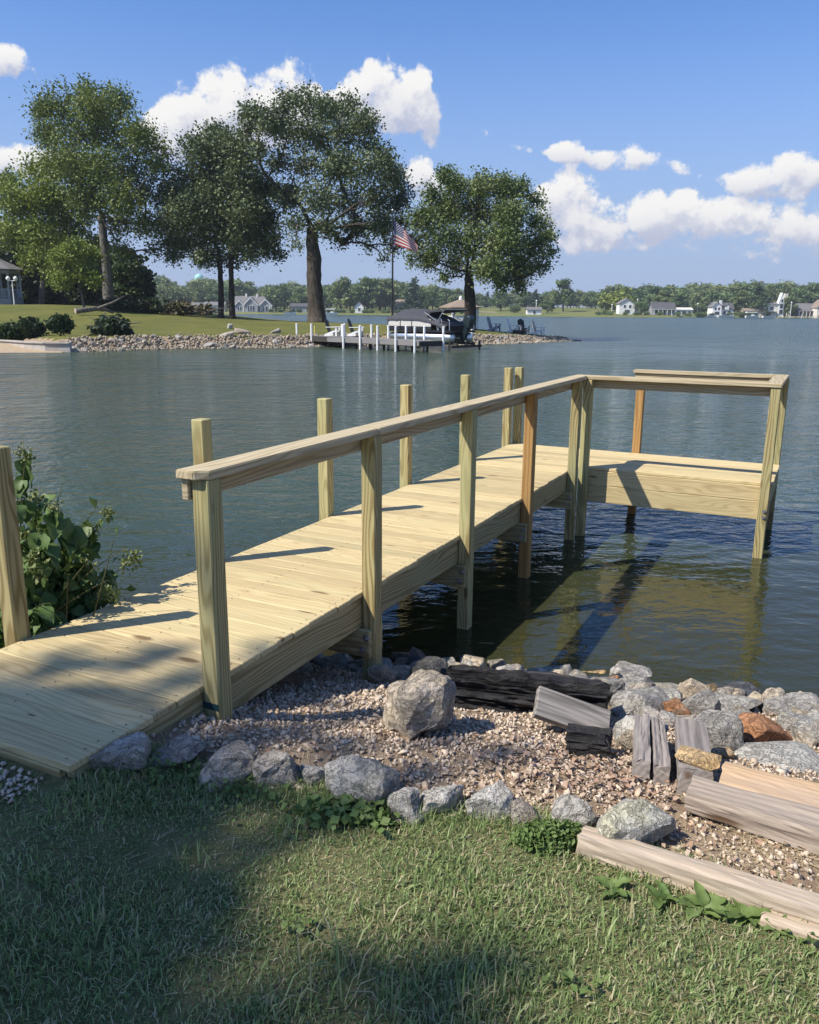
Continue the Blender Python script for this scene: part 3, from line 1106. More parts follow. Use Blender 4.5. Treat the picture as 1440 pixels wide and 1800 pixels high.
# ------------------------------------------------------------------ stones on the bank
def rock_mesh(name, w, d, h, mat, seed, detail=2, npts=18, rough=0.05):
    """Angular quarried rock: a hull of scattered points, chipped edges, uneven faces. Base at z = 0."""
    r = random.Random(seed)
    bm = bmesh.new()
    for i in range(npts):
        a, b = r.uniform(0, 2 * math.pi), r.uniform(-1, 1)
        c = math.sqrt(1 - b * b)
        k = r.uniform(0.82, 1.08)
        # squarer than an ellipsoid
        p = [math.copysign(abs(q) ** 0.75, q) * k for q in (c * math.cos(a), c * math.sin(a), b)]
        bm.verts.new((p[0] * w / 2, p[1] * d / 2, p[2] * h / 2))
    res = bmesh.ops.convex_hull(bm, input=bm.verts[:])
    bmesh.ops.delete(bm, geom=[v for v in bm.verts if not v.link_faces], context='VERTS')
    for ax_, ext in enumerate((w, d, h)):
        lo = min(v.co[ax_] for v in bm.verts)
        hi = max(v.co[ax_] for v in bm.verts)
        for v in bm.verts:
            v.co[ax_] = ((v.co[ax_] - lo) / (hi - lo) - 0.5) * ext
    m = min(w, d, h)
    bmesh.ops.bevel(bm, geom=bm.edges[:], offset=m * 0.045, segments=1, affect='EDGES', clamp_overlap=True)
    bmesh.ops.triangulate(bm, faces=bm.faces[:])
    for k in range(detail):
        es = [e for e in bm.edges if e.calc_length() > m * (0.20 if k else 0.3)]
        bmesh.ops.subdivide_edges(bm, edges=es, cuts=1)
        bmesh.ops.triangulate(bm, faces=[f for f in bm.faces if len(f.verts) > 3])
    bm.normal_update()
    o = Vector((seed * 3.7, seed * 1.3, 0))
    for v in bm.verts:
        q = v.co / m
        n = mnoise.noise(q * 1.6 + o) * 1.0 + mnoise.noise(q * 4.1 + o) * 0.6 + mnoise.noise(q * 9.0 + o) * 0.35
        ledge = 0.5 * abs(math.sin(q.z * 5.5 + 2.0 * mnoise.noise(q + o)))
        v.co += v.normal * m * rough * (n + ledge * 0.5)
    zmin = min(v.co.z for v in bm.verts)
    for v in bm.verts:
        v.co.z -= zmin
    me = bpy.data.meshes.new(name)
    bm.to_mesh(me)
    bm.free()
    me.materials.append(mat)
    return me


def place_rock(name, u, v, wpx, hpx, mat, seed, label, group=None, cat='rock', dr=0.75, sink=0.2, rz=None, lift=0.0, detail=2, rough=0.075):
    """Rock whose foot is seen at (u, v) and which shows wpx by hpx pixels."""
    p = ground_hit(u, v)
    dist = (p - Vector((0, 0, CAM_Z))).dot(FW)
    w = wpx / FPX * dist
    hv = hpx / FPX * dist                       # seen height mixes top and front
    dd = w * dr
    h = max(0.35 * hv, (hv - 0.45 * dd * 0.6) / 0.88) / (1 - sink)
    h = min(h, 1.1 * w)
    me = rock_mesh(name, w * 1.12, dd * 1.1, h * 1.05, mat, seed, detail, rough=rough)
    o = link(name, me)
    back = Vector((p.x, p.y, 0)).normalized() * dd * 0.35
    q = p + back
    o.location = (q.x, q.y, min(near_z(q.x, q.y), p.z + 0.05) - sink * h + lift)
    r = random.Random(seed * 7 + 1)
    o.rotation_euler = (r.uniform(-.12, .12), r.uniform(-.12, .12), r.uniform(-.35, .35) if rz is None else rz)
    return tag(o, label, cat, group)


EDGE_G = 'stones edging the lawn'
EDGE = [
    (213, 1352, 98, 56, S_BLUE, 'flat-topped blue-grey edging stone at the corner of the dock', .8),
    (303, 1356, 122, 46, S_BLUE, 'long low grey edging stone second from the dock', .55),
    (400, 1382, 92, 66, S_BLUE, 'smooth grey edging stone below the first railing post', .8),
    (482, 1394, 80, 70, S_BLUE, 'upright brown-grey edging stone in the shade, fourth from the dock', .8),
    (549, 1386, 46, 36, S_GREY, 'small edging stone tucked against the large pale one', .8),
    (630, 1416, 128, 74, S_PALE, 'large pale craggy edging stone in the middle of the lawn edge', .6),
    (712, 1452, 60, 74, S_GREY, 'narrow upright wedge-shaped edging stone', .8),
    (778, 1436, 80, 48, S_PALE, 'low rounded edging stone right of the upright wedge', .7),
    (862, 1444, 92, 60, S_PALE, 'pointed pale edging stone with a dark side, left of the weeds', .7),
    (932, 1452, 62, 46, S_BLUE, 'half-buried grey edging stone behind the grass tuft', .8),
    (1005, 1462, 74, 66, S_PALE, 'light upright edging stone beside the leafy weed mound', .7),
    (1107, 1494, 148, 88, S_LICHEN, 'biggest flat pale edging stone, at the end of the edging timber', .65),
]
for i, (u, v, w, h, m, lab, dr) in enumerate(EDGE):
    place_rock('edging_stone', u, v, w, h, m, 20 + i, lab, EDGE_G, 'stone', dr, 0.28, detail=3)

place_rock('boulder', 734, 1300, 112, 118, S_TAN, 63, 'big rough tan boulder with a crumbly top on the gravel', None, 'boulder', .85, 0.1, detail=3, rough=0.13)

RIP_G = 'rocks along the near water edge'
RIP = [
    (1114, 1210, 86, 50, S_GREY, 'grey rock with a rusty top at the water edge behind the charred log'),
    (1127, 1262, 108, 56, S_GREY, 'large grey slab of rock beside the right end of the charred log'),
    (1062, 1240, 60, 66, S_GREY, 'steep grey rock just behind the charred log end'),
    (1192, 1268, 46, 52, S_RUST, 'small upright rust-orange rock between grey rocks'),
    (1222, 1226, 60, 30, S_TAN, 'tan rock at the water edge above the rusty upright rock'),
    (1234, 1262, 64, 54, S_GREY, 'broken grey rock right of the rusty upright rock'),
    (1287, 1254, 88, 44, S_GREY, 'wide grey rock at the water edge behind the big orange rock'),
    (1319, 1232, 46, 24, S_TAN, 'small yellowish rock at the waterline right of the wide grey rock'),
    (1357, 1252, 48, 46, S_TAN, 'tan rock at the water edge near the right of the picture'),
    (1395, 1262, 100, 48, S_GREY, 'big grey rock at the water edge by the right edge'),
    (1434, 1250, 40, 24, S_GREY, 'grey rock cut off by the right edge of the picture at the waterline'),
    (1251, 1316, 104, 66, S_GREY, 'big faceted grey rock in front, left of the orange rock'),
    (1341, 1308, 104, 58, S_RUST, 'biggest orange-brown rock, sharp topped, near the right side'),
    (1302, 1276, 62, 28, S_PALE, 'pale flat rock behind the big orange rock'),
    (1397, 1286, 52, 34, S_GREY, 'grey rock right of the big orange rock'),
    (1426, 1308, 56, 50, S_PALE, 'pale rock stacked at the right edge below the grey one'),
    (1132, 1318, 92, 70, S_LICHEN, 'yellowish lichened rock behind the upright old timbers'),
    (1106, 1322, 48, 38, S_TAN, 'small tan rock left of the old timbers'),
    (1268, 1334, 38, 20, S_OCHRE, 'little orange-tan flat rock among the gravel below the faceted grey rock'),
    (1373, 1350, 140, 50, S_LICHEN, 'long flat mossy pale rock above the faded beam'),
    (1270, 1318, 42, 13, S_PALE, 'thin white stone chip beside the little orange rock'),
    (669, 1202, 50, 34, S_TAN, 'tan rock beside the foot of the second railing post'),
    (709, 1196, 46, 30, S_TAN, 'tan rock with dry weed on it left of the wet black rock'),
    (756, 1198, 62, 46, S_WET, 'shiny wet black rock at the water edge under the walkway shadow'),
    (775, 1178, 30, 26, S_TAN, 'small pale rock just behind the wet black rock'),
    (812, 1194, 52, 30, S_TAN, 'light tan rock at the left end of the charred log'),
    (855, 1186, 52, 20, S_WET, 'low dark wet rock in front of the mossy brown one'),
    (856, 1172, 56, 42, S_MOSS, 'mossy brown rock standing in the water on its own'),
    (912, 1186, 36, 20, S_WET, 'dark wet rock at the waterline behind the charred log'),
    (909, 1200, 46, 22, S_TAN, 'flat light rock peeping over the charred log'),
    (944, 1198, 42, 24, S_PALE, 'pale rock behind the middle of the charred log'),
    (992, 1196, 58, 18, S_TAN, 'long low tan rock behind the right half of the charred log'),
    (1043, 1200, 56, 28, S_OCHRE, 'yellowish rock at the waterline above the charred log end'),
    (1080, 1212, 30, 26, S_RUST, 'little rusty orange rock at the waterline'),
    (1175, 1224, 34, 24, S_GREY, 'small grey rock at the waterline between two larger ones'),
]
for i, (u, v, w, h, m, lab) in enumerate(RIP):
    place_rock('shore_rock', u, v, w, h, m, 100 + i, lab, RIP_G, 'rock', random.Random(i).uniform(.65, .95), 0.26)
# fill between and below them: small rocks down the slope and out of the frame on either side
proto = [rock_mesh('small_rock', 0.14, 0.12, 0.09, m, 300 + k, 1, 14) for k, m in enumerate((S_GREY, S_TAN, S_PALE, S_GREY, S_BLUE, S_TAN))]
protow = [rock_mesh('wet_small_rock', 0.15, 0.12, 0.10, m, 330 + k, 1, 14) for k, m in enumerate((S_WET, S_MOSS, S_WET))]
MARKS = [('the second railing post', -.2, 4.6), ('the third railing post', .4, 5.8), ('the wet black rock', *ground_hit(756, 1198).xy), ('the mossy brown rock', *ground_hit(856, 1172).xy), ('the left end of the charred log', .2, 3.95),
         ('the middle of the charred log', .6, 3.95), ('the right end of the charred log', 1.0, 3.9), ('the upright rust-orange rock', *ground_hit(1192, 1268).xy), ('the big orange rock', *ground_hit(1341, 1308).xy),
         ('the wide grey rock', *ground_hit(1287, 1254).xy), ('the faceted grey rock', *ground_hit(1251, 1316).xy), ('the long mossy flat rock', *ground_hit(1373, 1350).xy), ('the right-edge grey rock', *ground_hit(1395, 1262).xy), ('the lichened rock', *ground_hit(1132, 1318).xy)]
USED_L = {}


def beside(x, y):
    nm, mx, my = min(MARKS, key=lambda q: (q[1] - x) ** 2 + (q[2] - y) ** 2)
    dx, dy = x - mx, y - my
    side = ('right of' if dx > 0 else 'left of') if abs(dx) > abs(dy) else ('behind' if dy > 0 else 'in front of')
    return side + ' ' + nm


rr = random.Random(19)
n = 0
while n < 165:
    x = rr.uniform(-1.2, 2.7)
    ys = lerp_pts(SHORE, x)
    if n < 115:
        y = ys + rr.uniform(-0.36, 0.16) if n % 2 else ys + rr.uniform(-.22, .04)
        x_ok = True
    else:
        x = rr.uniform(0.95, 2.6)
        ys = lerp_pts(SHORE, x)
        y = ys + rr.uniform(-1.15, 0.1)
    wet = y > ys + 0.03
    under = abs((Vector((x, y, 0)).dot(DT)) + 2.87) < 0.6
    i_ = rr.randrange(3 if wet else 6)
    o = link('small_rock', (protow if wet else proto)[i_])
    k = rr.uniform(0.5, 1.45)
    o.scale = (k * rr.uniform(.9, 1.3), k * rr.uniform(.7, 1.1), k * rr.uniform(.7, 1.2))
    o.location = (x, y, near_z(x, y) - 0.025)
    o.rotation_euler = (rr.uniform(-.4, .4), rr.uniform(-.4, .4), rr.uniform(0, 6.28))
    tone = ('dark wet', 'mossy brown', 'black wet')[i_] if wet else ('grey', 'tan', 'pale', 'light grey', 'dull grey', 'sandy')[i_]
    size = 'little' if k < .75 else ('small' if k < 1.05 else 'fist-sized')
    where = ('under the walkway, ' if under else '') + beside(x, y)
    lab = f'{size} {tone} rock {where}'
    USED_L[lab] = USED_L.get(lab, 0) + 1
    if USED_L[lab] > 1:
        lab += ', ' + ('farther one', 'third one', 'fourth one', 'fifth one', 'sixth one')[min(4, USED_L[lab] - 2)]
    tag(o, lab, 'rock', 'small rocks on the near bank')
    n += 1


# --- gravel: thousands of chips, one object
def scatter_hulls(name, pts, sizes, mat, seed, squash=0.6):
    r = random.Random(seed)
    shapes = []
    for k in range(14):
        bm = bmesh.new()
        for i in range(9):
            d = Vector((r.gauss(0, 1), r.gauss(0, 1), r.gauss(0, 1))).normalized() * r.uniform(.75, 1.1)
            bm.verts.new((d.x, d.y * r.uniform(.6, .9), d.z * squash))
        bmesh.ops.convex_hull(bm, input=bm.verts[:])
        bmesh.ops.delete(bm, geom=[v for v in bm.verts if not v.link_faces], context='VERTS')
        bmesh.ops.triangulate(bm, faces=bm.faces[:])
        bm.verts.index_update()
        shapes.append((np.array([v.co for v in bm.verts]), np.array([[v.index for v in f.verts] for f in bm.faces])))
        bm.free()
    VV, FF, b = [], [], 0
    g_ = np.random.default_rng(seed)
    for p, s_ in zip(pts, sizes):
        sv, sf = shapes[int(g_.integers(14))]
        q = g_.normal(size=4)
        q[1:3] *= 0.5
        q /= np.linalg.norm(q)
        w, x, y, z = q
        Rm = np.array([[1 - 2 * (y * y + z * z), 2 * (x * y - z * w), 2 * (x * z + y * w)], [2 * (x * y + z * w), 1 - 2 * (x * x + z * z), 2 * (y * z - x * w)], [2 * (x * z - y * w), 2 * (y * z + x * w), 1 - 2 * (x * x + y * y)]])
        VV.append(sv @ Rm.T * s_ + np.array(p))
        FF.append(sf + b)
        b += len(sv)
    me = np_mesh(name, np.concatenate(VV), [np.concatenate(FF)], mat)
    return link(name, me)


pts, sizes = [], []
rr = random.Random(41)
while len(pts) < 17000:
    x = rr.uniform(-1.75, 2.4)
    yg, ys = lerp_pts(GEDGE, x), lerp_pts(SHORE, x)
    y = rr.uniform(yg - 0.03, ys + 0.05)
    if rr.random() < sstep(0.5, 1.0, (y - yg) / (ys - yg)) * 0.5:
        continue
    tt = Vector((x, y, 0)).dot(DT)
    if tt < -2.9 and y > 3.2:
        continue
    if mnoise.noise(Vector((x * 2.2, y * 2.2, 9))) > 0.22 and rr.random() < .8:
        continue
    pts.append((x, y, near_z(x, y) + rr.uniform(-0.002, 0.010)))
    sizes.append(0.0065 + 0.0115 * rr.random() ** 1.8 + (rr.uniform(.008, .02) if rr.random() < .05 else 0))
for k in range(900):      # the drive's grey stone at the foot of the walkway
    p = st(rr.uniform(1.45, 1.8), rr.uniform(-3.4, -2.36))
    pts.append((p.x, p.y, near_z(p.x, p.y) + 0.01))
    sizes.append(rr.uniform(.01, .018))
gv = scatter_hulls('gravel', pts, sizes, M_GRAVEL, 5)
tag(gv, 'pinkish tan crushed gravel covering the bank', 'gravel', kind='stuff')


# ------------------------------------------------------------------ old timbers on the bank
def timber_mesh(name, l, w, h, mat, seed, nl=26, rough=0.006, groove=0.012, round_=0.0, nr=28, smooth=False):
    """Weathered length of wood along local X, centred, with checks along the grain."""
    r = random.Random(seed)
    VV, FF = [], []
    for i in range(nl + 1):
        x = -l / 2 + l * i / nl
        for k in range(nr):
            a = 2 * math.pi * k / nr
            ca, sa = math.cos(a), math.sin(a)
            m_ = max(abs(ca), abs(sa))
            sq = 1.0 / m_ * (1 - round_) + round_
            sq = min(sq, 1.37)
            y, z = ca * sq * w / 2, sa * sq * h / 2
            q = Vector((x * 2.5, ca * 1.4 + seed, sa * 1.4))
            n_ = mnoise.noise(q) * rough * 2 + mnoise.noise(Vector((x * 1.2, ca * 7 + seed, sa * 7))) * groove + mnoise.noise(Vector((x * 14, ca * 5, sa * 5 + seed))) * rough
            e = 1 + n_ / (min(w, h) / 2)
            xx = x
            if i in (0, nl):
                xx = x + mnoise.noise(Vector((ca * 2 + seed, sa * 2, i))) * rough * 3
            VV.append((xx, y * e, z * e))
    for i in range(nl):
        for k in range(nr):
            k2 = (k + 1) % nr
            FF.append((i * nr + k, i * nr + k2, (i + 1) * nr + k2, (i + 1) * nr + k))
    FF.append(tuple(range(nr))[::-1])
    FF.append(tuple(range(nl * nr, (nl + 1) * nr)))
    me = bpy.data.meshes.new(name)
    me.from_pydata(VV, [], FF)
    me.materials.append(mat)
    if smooth:
        me.polygons.foreach_set('use_smooth', [len(f) == 4 for f in FF])
    me.update()
    return me


def lay(name, me, a, b, label, cat, up=Z, group=None):
    """Lay a length of wood so that its axis runs from a to b."""
    ax = (Vector(b) - Vector(a)).normalized()
    wy = Vector(up).cross(ax).normalized()
    wz = ax.cross(wy)
    c = (Vector(a) + Vector(b)) / 2
    o = link(name, me, None, Matrix(((ax.x, wy.x, wz.x, c.x), (ax.y, wy.y, wz.y, c.y), (ax.z, wy.z, wz.z, c.z), (0, 0, 0, 1))))
    return tag(o, label, cat, group)


a = ground_hit(786, 1262)
b = ground_hit(1062, 1272)
a = Vector((0.20, 3.90, near_z(.2, 3.9) + 0.085))
b = Vector((0.99, 3.80, near_z(.99, 3.8) + 0.085))
lay('charred_log', timber_mesh('charred_log', (b - a).length, 0.215, 0.19, M_CHAR, 4, 80, 0.024, 0.075, 0.95, 64), a, b, 'black charred log lying along the rocks at the water edge', 'log')
# grey offcut leaning on the log
c0, c1 = ground_hit(958, 1288), ground_hit(1070, 1312)
a = Vector((0.60, 3.52, near_z(.6, 3.52) + 0.130))
b = Vector((0.93, 3.50, near_z(.93, 3.5) + 0.045))
lay('weathered_board', board_mesh(0.36, 0.155, 0.042, W_GREY, 0.004), a, b, 'short weathered grey board leaning against the charred log', 'board', up=Vector((0.05, -0.55, 0.8)))
p = ground_hit(1032, 1330)
lay('charred_stump', timber_mesh('charred_stump', 0.17, 0.12, 0.11, M_CHAR, 9, 16, 0.012, 0.03, 0.9, 40), p + Vector((-.075, .05, .045)), p + Vector((.085, .0, .055)), 'short charred stub of wood in front of the grey board', 'log')
# three old timbers side by side pointing at the lawn
TB = [((0.915, 2.90), (1.06, 3.40), 0.065, 0.105, 'leftmost and thinnest of the three old grey timbers', 11),
      ((0.988, 2.87), (1.128, 3.39), 0.062, 0.10, 'middle one of the three old grey timbers lying side by side', 12),
      ((1.085, 2.78), (1.255, 3.33), 0.13, 0.125, 'widest of the three old grey timbers, with an orange stone on it', 13)]
for (A, B, w, h, lab, sd) in TB:
    za, zb = near_z(*A) + h / 2 - 0.015, near_z(*B) + h / 2 + 0.045
    a, b = Vector((*A, za)), Vector((*B, zb))
    lay('old_timber', timber_mesh('old_timber', (b - a).length, w, h, W_OLD, sd, 18, 0.003, 0.003, 0.0, 32), a, b, lab, 'timber', group='old timbers side by side')
o = link('flat_stone', rock_mesh('flat_stone', 0.17, 0.12, 0.045, S_OCHRE, 77, 2))
o.location = (1.115, 2.86, near_z(1.13, 2.9) + 0.122)
o.rotation_euler = (0.05, 0.10, -0.5)
tag(o, 'flat orange stone lying on the widest old timber', 'stone')
# heavy faded beam at the right
a = Vector((1.02, 2.66, 0.640))
b = Vector((2.10, 2.04, 0.625))
bm_ = thing('faded_beam', (1.05, 2.8, 0.59), 'heavy faded wooden beam with tan top at the right, propped off the ground', 'beam')
ax = (b - a).normalized()
wy = Z.cross(ax).normalized()
c = (a + b) / 2
o = link('timber', timber_mesh('timber', (b - a).length, 0.13, 0.085, W_BEAMSIDE, 31, 24, 0.004, 0.0015, 0.0, 32), bm_)
o.matrix_local = Matrix(((ax.x, wy.x, 0, c.x - 1.05), (ax.y, wy.y, 0, c.y - 2.8), (ax.z, wy.z, 1, c.z - .59), (0, 0, 0, 1)))
c2 = c + wy * 0.155 + Z * 0.005 + ax * 0.06
o = link('top_plank', timber_mesh('top_plank', (b - a).length - 0.05, 0.175, 0.07, W_BEAM, 32, 24, 0.004, 0.0015, 0.0, 32), bm_)
o.matrix_local = Matrix(((ax.x, wy.x, 0, c2.x - 1.05), (ax.y, wy.y, 0, c2.y - 2.8), (ax.z, wy.z, 1, c2.z - .59), (0, 0, 0, 1)))
o = link('prop_block', timber_mesh('prop_block', 0.16, 0.10, 0.10, W_OLD, 33, 8), None, Matrix.Translation((1.90, 2.22, 0.535)))
tag(o, 'dark block of old wood propping the far end of the faded beam', 'block')
# edging timbers between lawn and bank at the right
a = Vector((0.585, 2.43, 0.595))
b = Vector((1.95, 1.70, 0.595))
lay('edging_timber', timber_mesh('edging_timber', (b - a).length, 0.085, 0.095, W_EDGE, 35, 30, 0.004, 0.002, 0.2, 32), a, b, 'upper pale landscape timber edging the lawn at the right', 'timber', group='edging timbers')
a = Vector((1.06, 2.10, 0.558))
b = Vector((1.95, 1.61, 0.558))
lay('edging_timber', timber_mesh('edging_timber', (b - a).length, 0.075, 0.08, W_EDGE, 36, 20, 0.004, 0.002, 0.2, 32), a, b, 'lower pale timber in front of the upper edging timber, at the right corner', 'timber', group='edging timbers')
# ------------------------------------------------------------------ grass, weeds and the shrub on the near bank
def blades(name, base, length, width, lean, mat, seed, curl=0.5, bend=0.6):
    """base (N,3); one bent, tapered blade each."""
    g_ = np.random.default_rng(seed)
    n = len(base)
    az = g_.uniform(0, 2 * np.pi, n)
    d = np.stack([np.cos(az), np.sin(az), np.zeros(n)], 1)
    sd = np.stack([-np.sin(az + g_.normal(0, .6, n)), np.cos(az), np.zeros(n)], 1)
    sd /= np.linalg.norm(sd, axis=1)[:, None]
    up = np.array([0, 0, 1.0])
    L = length[:, None]
    le = lean[:, None]
    w = width[:, None]
    m1 = base + up * L * 0.55 * np.cos(le * bend) + d * L * 0.55 * np.sin(le * bend)
    tip = m1 + up * L * 0.5 * np.cos(le * (1 + curl)) + d * L * 0.5 * np.sin(le * (1 + curl))
    V = np.stack([base - sd * w * .5, base + sd * w * .5, m1 + sd * w * .42, m1 - sd * w * .42, tip], 1).reshape(-1, 3)
    i = np.arange(n)[:, None] * 5
    return np_mesh(name, V, [i + np.array([[0, 1, 2, 3]]), i + np.array([[3, 2, 4]])], mat)


g_ = np.random.default_rng(77)


def lawn_points(n, x0=-2.3, x1=2.1, y0=1.25):
    out = []
    while len(out) < n:
        x = g_.uniform(x0, x1)
        yg = lerp_pts(GEDGE, x)
        y = g_.uniform(y0, yg + 0.02)
        if abs(x) > 0.75 * y + 0.35:
            continue
        w = Vector((x, y, 0))
        s_, t_ = w.dot(DS), w.dot(DT)
        if T0 - .02 < t_ < T1 + 0.02 and s_ > 1.74:
            continue
        if mnoise.noise(Vector((x * 4.1, y * 4.1, 7))) > .40 and g_.random() < .35:
            continue
        out.append((x, y))
    return np.array(out)


xy = lawn_points(72000)
zz = np.array([near_z(x, y) for x, y in xy]) - 0.004
dens = np.array([mnoise.noise(Vector((x * 2.3, y * 2.3, 4))) for x, y in xy])
L = g_.uniform(0.015, 0.042, len(xy)) * np.clip(1 + 1.1 * dens, .35, 2.0) + (g_.random(len(xy)) < .02) * g_.uniform(.01, .03, len(xy))
W = g_.uniform(0.0024, 0.0056, len(xy))
lean = np.abs(g_.normal(0.8, 0.42, len(xy)))
me = blades('grass', np.column_stack([xy, zz]), L, W, lean, M_GRASS, 3)
tag(link('grass', me), 'short patchy green lawn grass in the foreground', 'grass', kind='stuff')

# coarse tufts, straw and clippings lying on the lawn
tp, tl, tw, tn = [], [], [], []
rr = random.Random(8)
for (u, v, n, ln) in [(575, 1690, 26, .16), (590, 1740, 22, .13), (690, 1790, 34, .15), (850, 1780, 30, .14), (520, 1480, 16, .10), (1090, 1640, 26, .10), (980, 1500, 30, .08), (340, 1520, 14, .09), (1180, 1700, 24, .09), (700, 1540, 18, .09), (180, 1620, 14, .08), (640, 1610, 16, .10), (1330, 1720, 18, .08), (480, 1770, 20, .11)]:
    c = ground_hit(u, v)
    for k in range(n):
        x, y = c.x + rr.gauss(0, .05), c.y + rr.gauss(0, .04)
        tp.append((x, y, near_z(x, y)))
        tl.append(ln * rr.uniform(.5, 1.1))
        tw.append(rr.uniform(.003, .0065))
        tn.append(abs(rr.gauss(.5, .3)))
# grass creeping up round the edging stones and timber
for k in range(5200):
    x = rr.uniform(-1.25, 1.6)
    y = lerp_pts(GEDGE, x) + rr.gauss(-0.03, 0.045)
    w = Vector((x, y, 0))
    if w.dot(DT) < T1 + .03 and w.dot(DS) > 1.75:
        continue
    tp.append((x, y, near_z(x, y) - .004))
    tl.append(rr.uniform(.025, .075))
    tw.append(rr.uniform(.002, .004))
    tn.append(abs(rr.gauss(.6, .35)))
me = blades('grass_tufts', np.array(tp), np.array(tl), np.array(tw), np.array(tn), M_GRASS, 6)
tag(link('grass_tufts', me), 'longer coarse grass tufts on the lawn and round the edging stones', 'grass', kind='stuff')

sp, sl, sw, sn = [], [], [], []
for k in range(1900):
    if k < 800:
        x = rr.uniform(-1.4, 1.6)
        y = rr.uniform(1.3, lerp_pts(GEDGE, x))
    elif k < 1450:
        x, y = rr.gauss(1.25, .22), rr.gauss(2.42, .10)       # dry grass under the beam
        if y < lerp_pts(GEDGE, x) + .06:
            continue
    else:
        x = rr.uniform(-.6, 1.2)
        y = lerp_pts(GEDGE, x) + abs(rr.gauss(.05, .25))
    sp.append((x, y, near_z(x, y) + .008))
    sl.append(rr.uniform(.025, .075))
    sw.append(rr.uniform(.0015, .003))
    sn.append(rr.uniform(1.35, 1.6))
me = blades('straw', np.array(sp), np.array(sl), np.array(sw), np.array(sn), L_STRAW, 9, 0.0, 1.0)
tag(link('straw', me), 'dry straw and grass stalks strewn over lawn and gravel', 'straw', kind='stuff')


def leaf_cards(pts, size, seed, flat=0.0, fold=0.25, aspect=1.5):
    """Leaf of four triangles per point, folded along its midrib: arrays (V, F)."""
    g2 = np.random.default_rng(seed)
    n = len(pts)
    nrm = g2.normal(size=(n, 3))
    nrm[:, 2] = np.abs(nrm[:, 2]) + flat
    nrm /= np.linalg.norm(nrm, axis=1)[:, None]
    t_ = np.cross(nrm, g2.normal(size=(n, 3)))
    t_ /= np.linalg.norm(t_, axis=1)[:, None]
    b_ = np.cross(nrm, t_)
    s_ = np.asarray(size).reshape(-1, 1) * np.ones((n, 1))
    a = pts - t_ * s_ * .5 * aspect
    e = pts + t_ * s_ * .5 * aspect
    l = pts - b_ * s_ * .5 + nrm * s_ * fold
    r = pts + b_ * s_ * .5 + nrm * s_ * fold
    V = np.stack([a, r, e, l], 1).reshape(-1, 3)
    i = np.arange(n)[:, None] * 4
    return V, np.concatenate([i + np.array([[0, 1, 2]]), i + np.array([[0, 2, 3]])])


lp, ls = [], []
for k in range(1500):
    if k < 650:
        x, y = rr.gauss(.70, .28), rr.gauss(2.95, .16)
    else:
        x = rr.uniform(-.8, 1.9)
        y = lerp_pts(GEDGE, x) + abs(rr.gauss(0.0, .5))
    if y < lerp_pts(GEDGE, x):
        continue
    lp.append((x, y, near_z(x, y) + rr.uniform(.008, .03)))
    ls.append(rr.uniform(.008, .026))
V, F = leaf_cards(np.array(lp), ls, 12, 0.9, .3, 1.4)
tag(link('leaf_litter', np_mesh('leaf_litter', V, [F], L_BROWN)), 'brown dead leaves and wood chips on the gravel', 'leaf litter', kind='stuff')

# clover and small weeds in the lawn
lp, ls = [], []
for (u, v, n, sp_, sz) in [(300, 1372, 160, .14, .022), (420, 1402, 90, .10, .02), (600, 1436, 170, .09, .034), (650, 1452, 60, .05, .03), (350, 1440, 40, .16, .016), (520, 1640, 30, .03, .018), (1010, 1750, 24, .04, .02), (230, 1500, 40, .2, .014), (150, 1390, 70, .2, .016)]:
    c = ground_hit(u, v)
    for k in range(n):
        x, y = c.x + rr.gauss(0, sp_), c.y + rr.gauss(0, sp_ * .5)
        lp.append((x, min(y, lerp_pts(GEDGE, x) + .02), near_z(x, y) + rr.uniform(.015, .05)))
        ls.append(sz * rr.uniform(.6, 1.2))
V, F = leaf_cards(np.array(lp), ls, 13, 1.0, .12, 1.15)
tag(link('clover', np_mesh('clover', V, [F], L_WEED)), 'low broad-leaved clover and weeds in the shaded lawn', 'ground cover', kind='stuff')
# fine-leaved weed mound by the light edging stone
lp, ls = [], []
c = ground_hit(975, 1500)
for k in range(1500):
    d = Vector((rr.gauss(0, 1), rr.gauss(0, 1), abs(rr.gauss(0, 1)))).normalized() * rr.random() ** .4
    lp.append((c.x + d.x * .15, c.y + .04 + d.y * .07, c.z + d.z * .085))
    ls.append(rr.uniform(.007, .016))
V, F = leaf_cards(np.array(lp), ls, 14, .5, .1, 1.9)
wm_ = thing('weed_mound', (c.x, c.y, c.z), 'small mound of fine-leaved green weed beside the light edging stone', 'weed')
o = link('foliage', np_mesh('foliage', V - np.array(c), [F], L_WEED), wm_)
stm = MB()
for k in range(14):
    a_ = rr.uniform(0, 6.28)
    stm.tube([c, c + Vector((math.cos(a_) * .1, .04 + math.sin(a_) * .05, rr.uniform(.03, .08)))], [.0016, .0008], 4)
stm.build('stems', B_STEM, wm_)


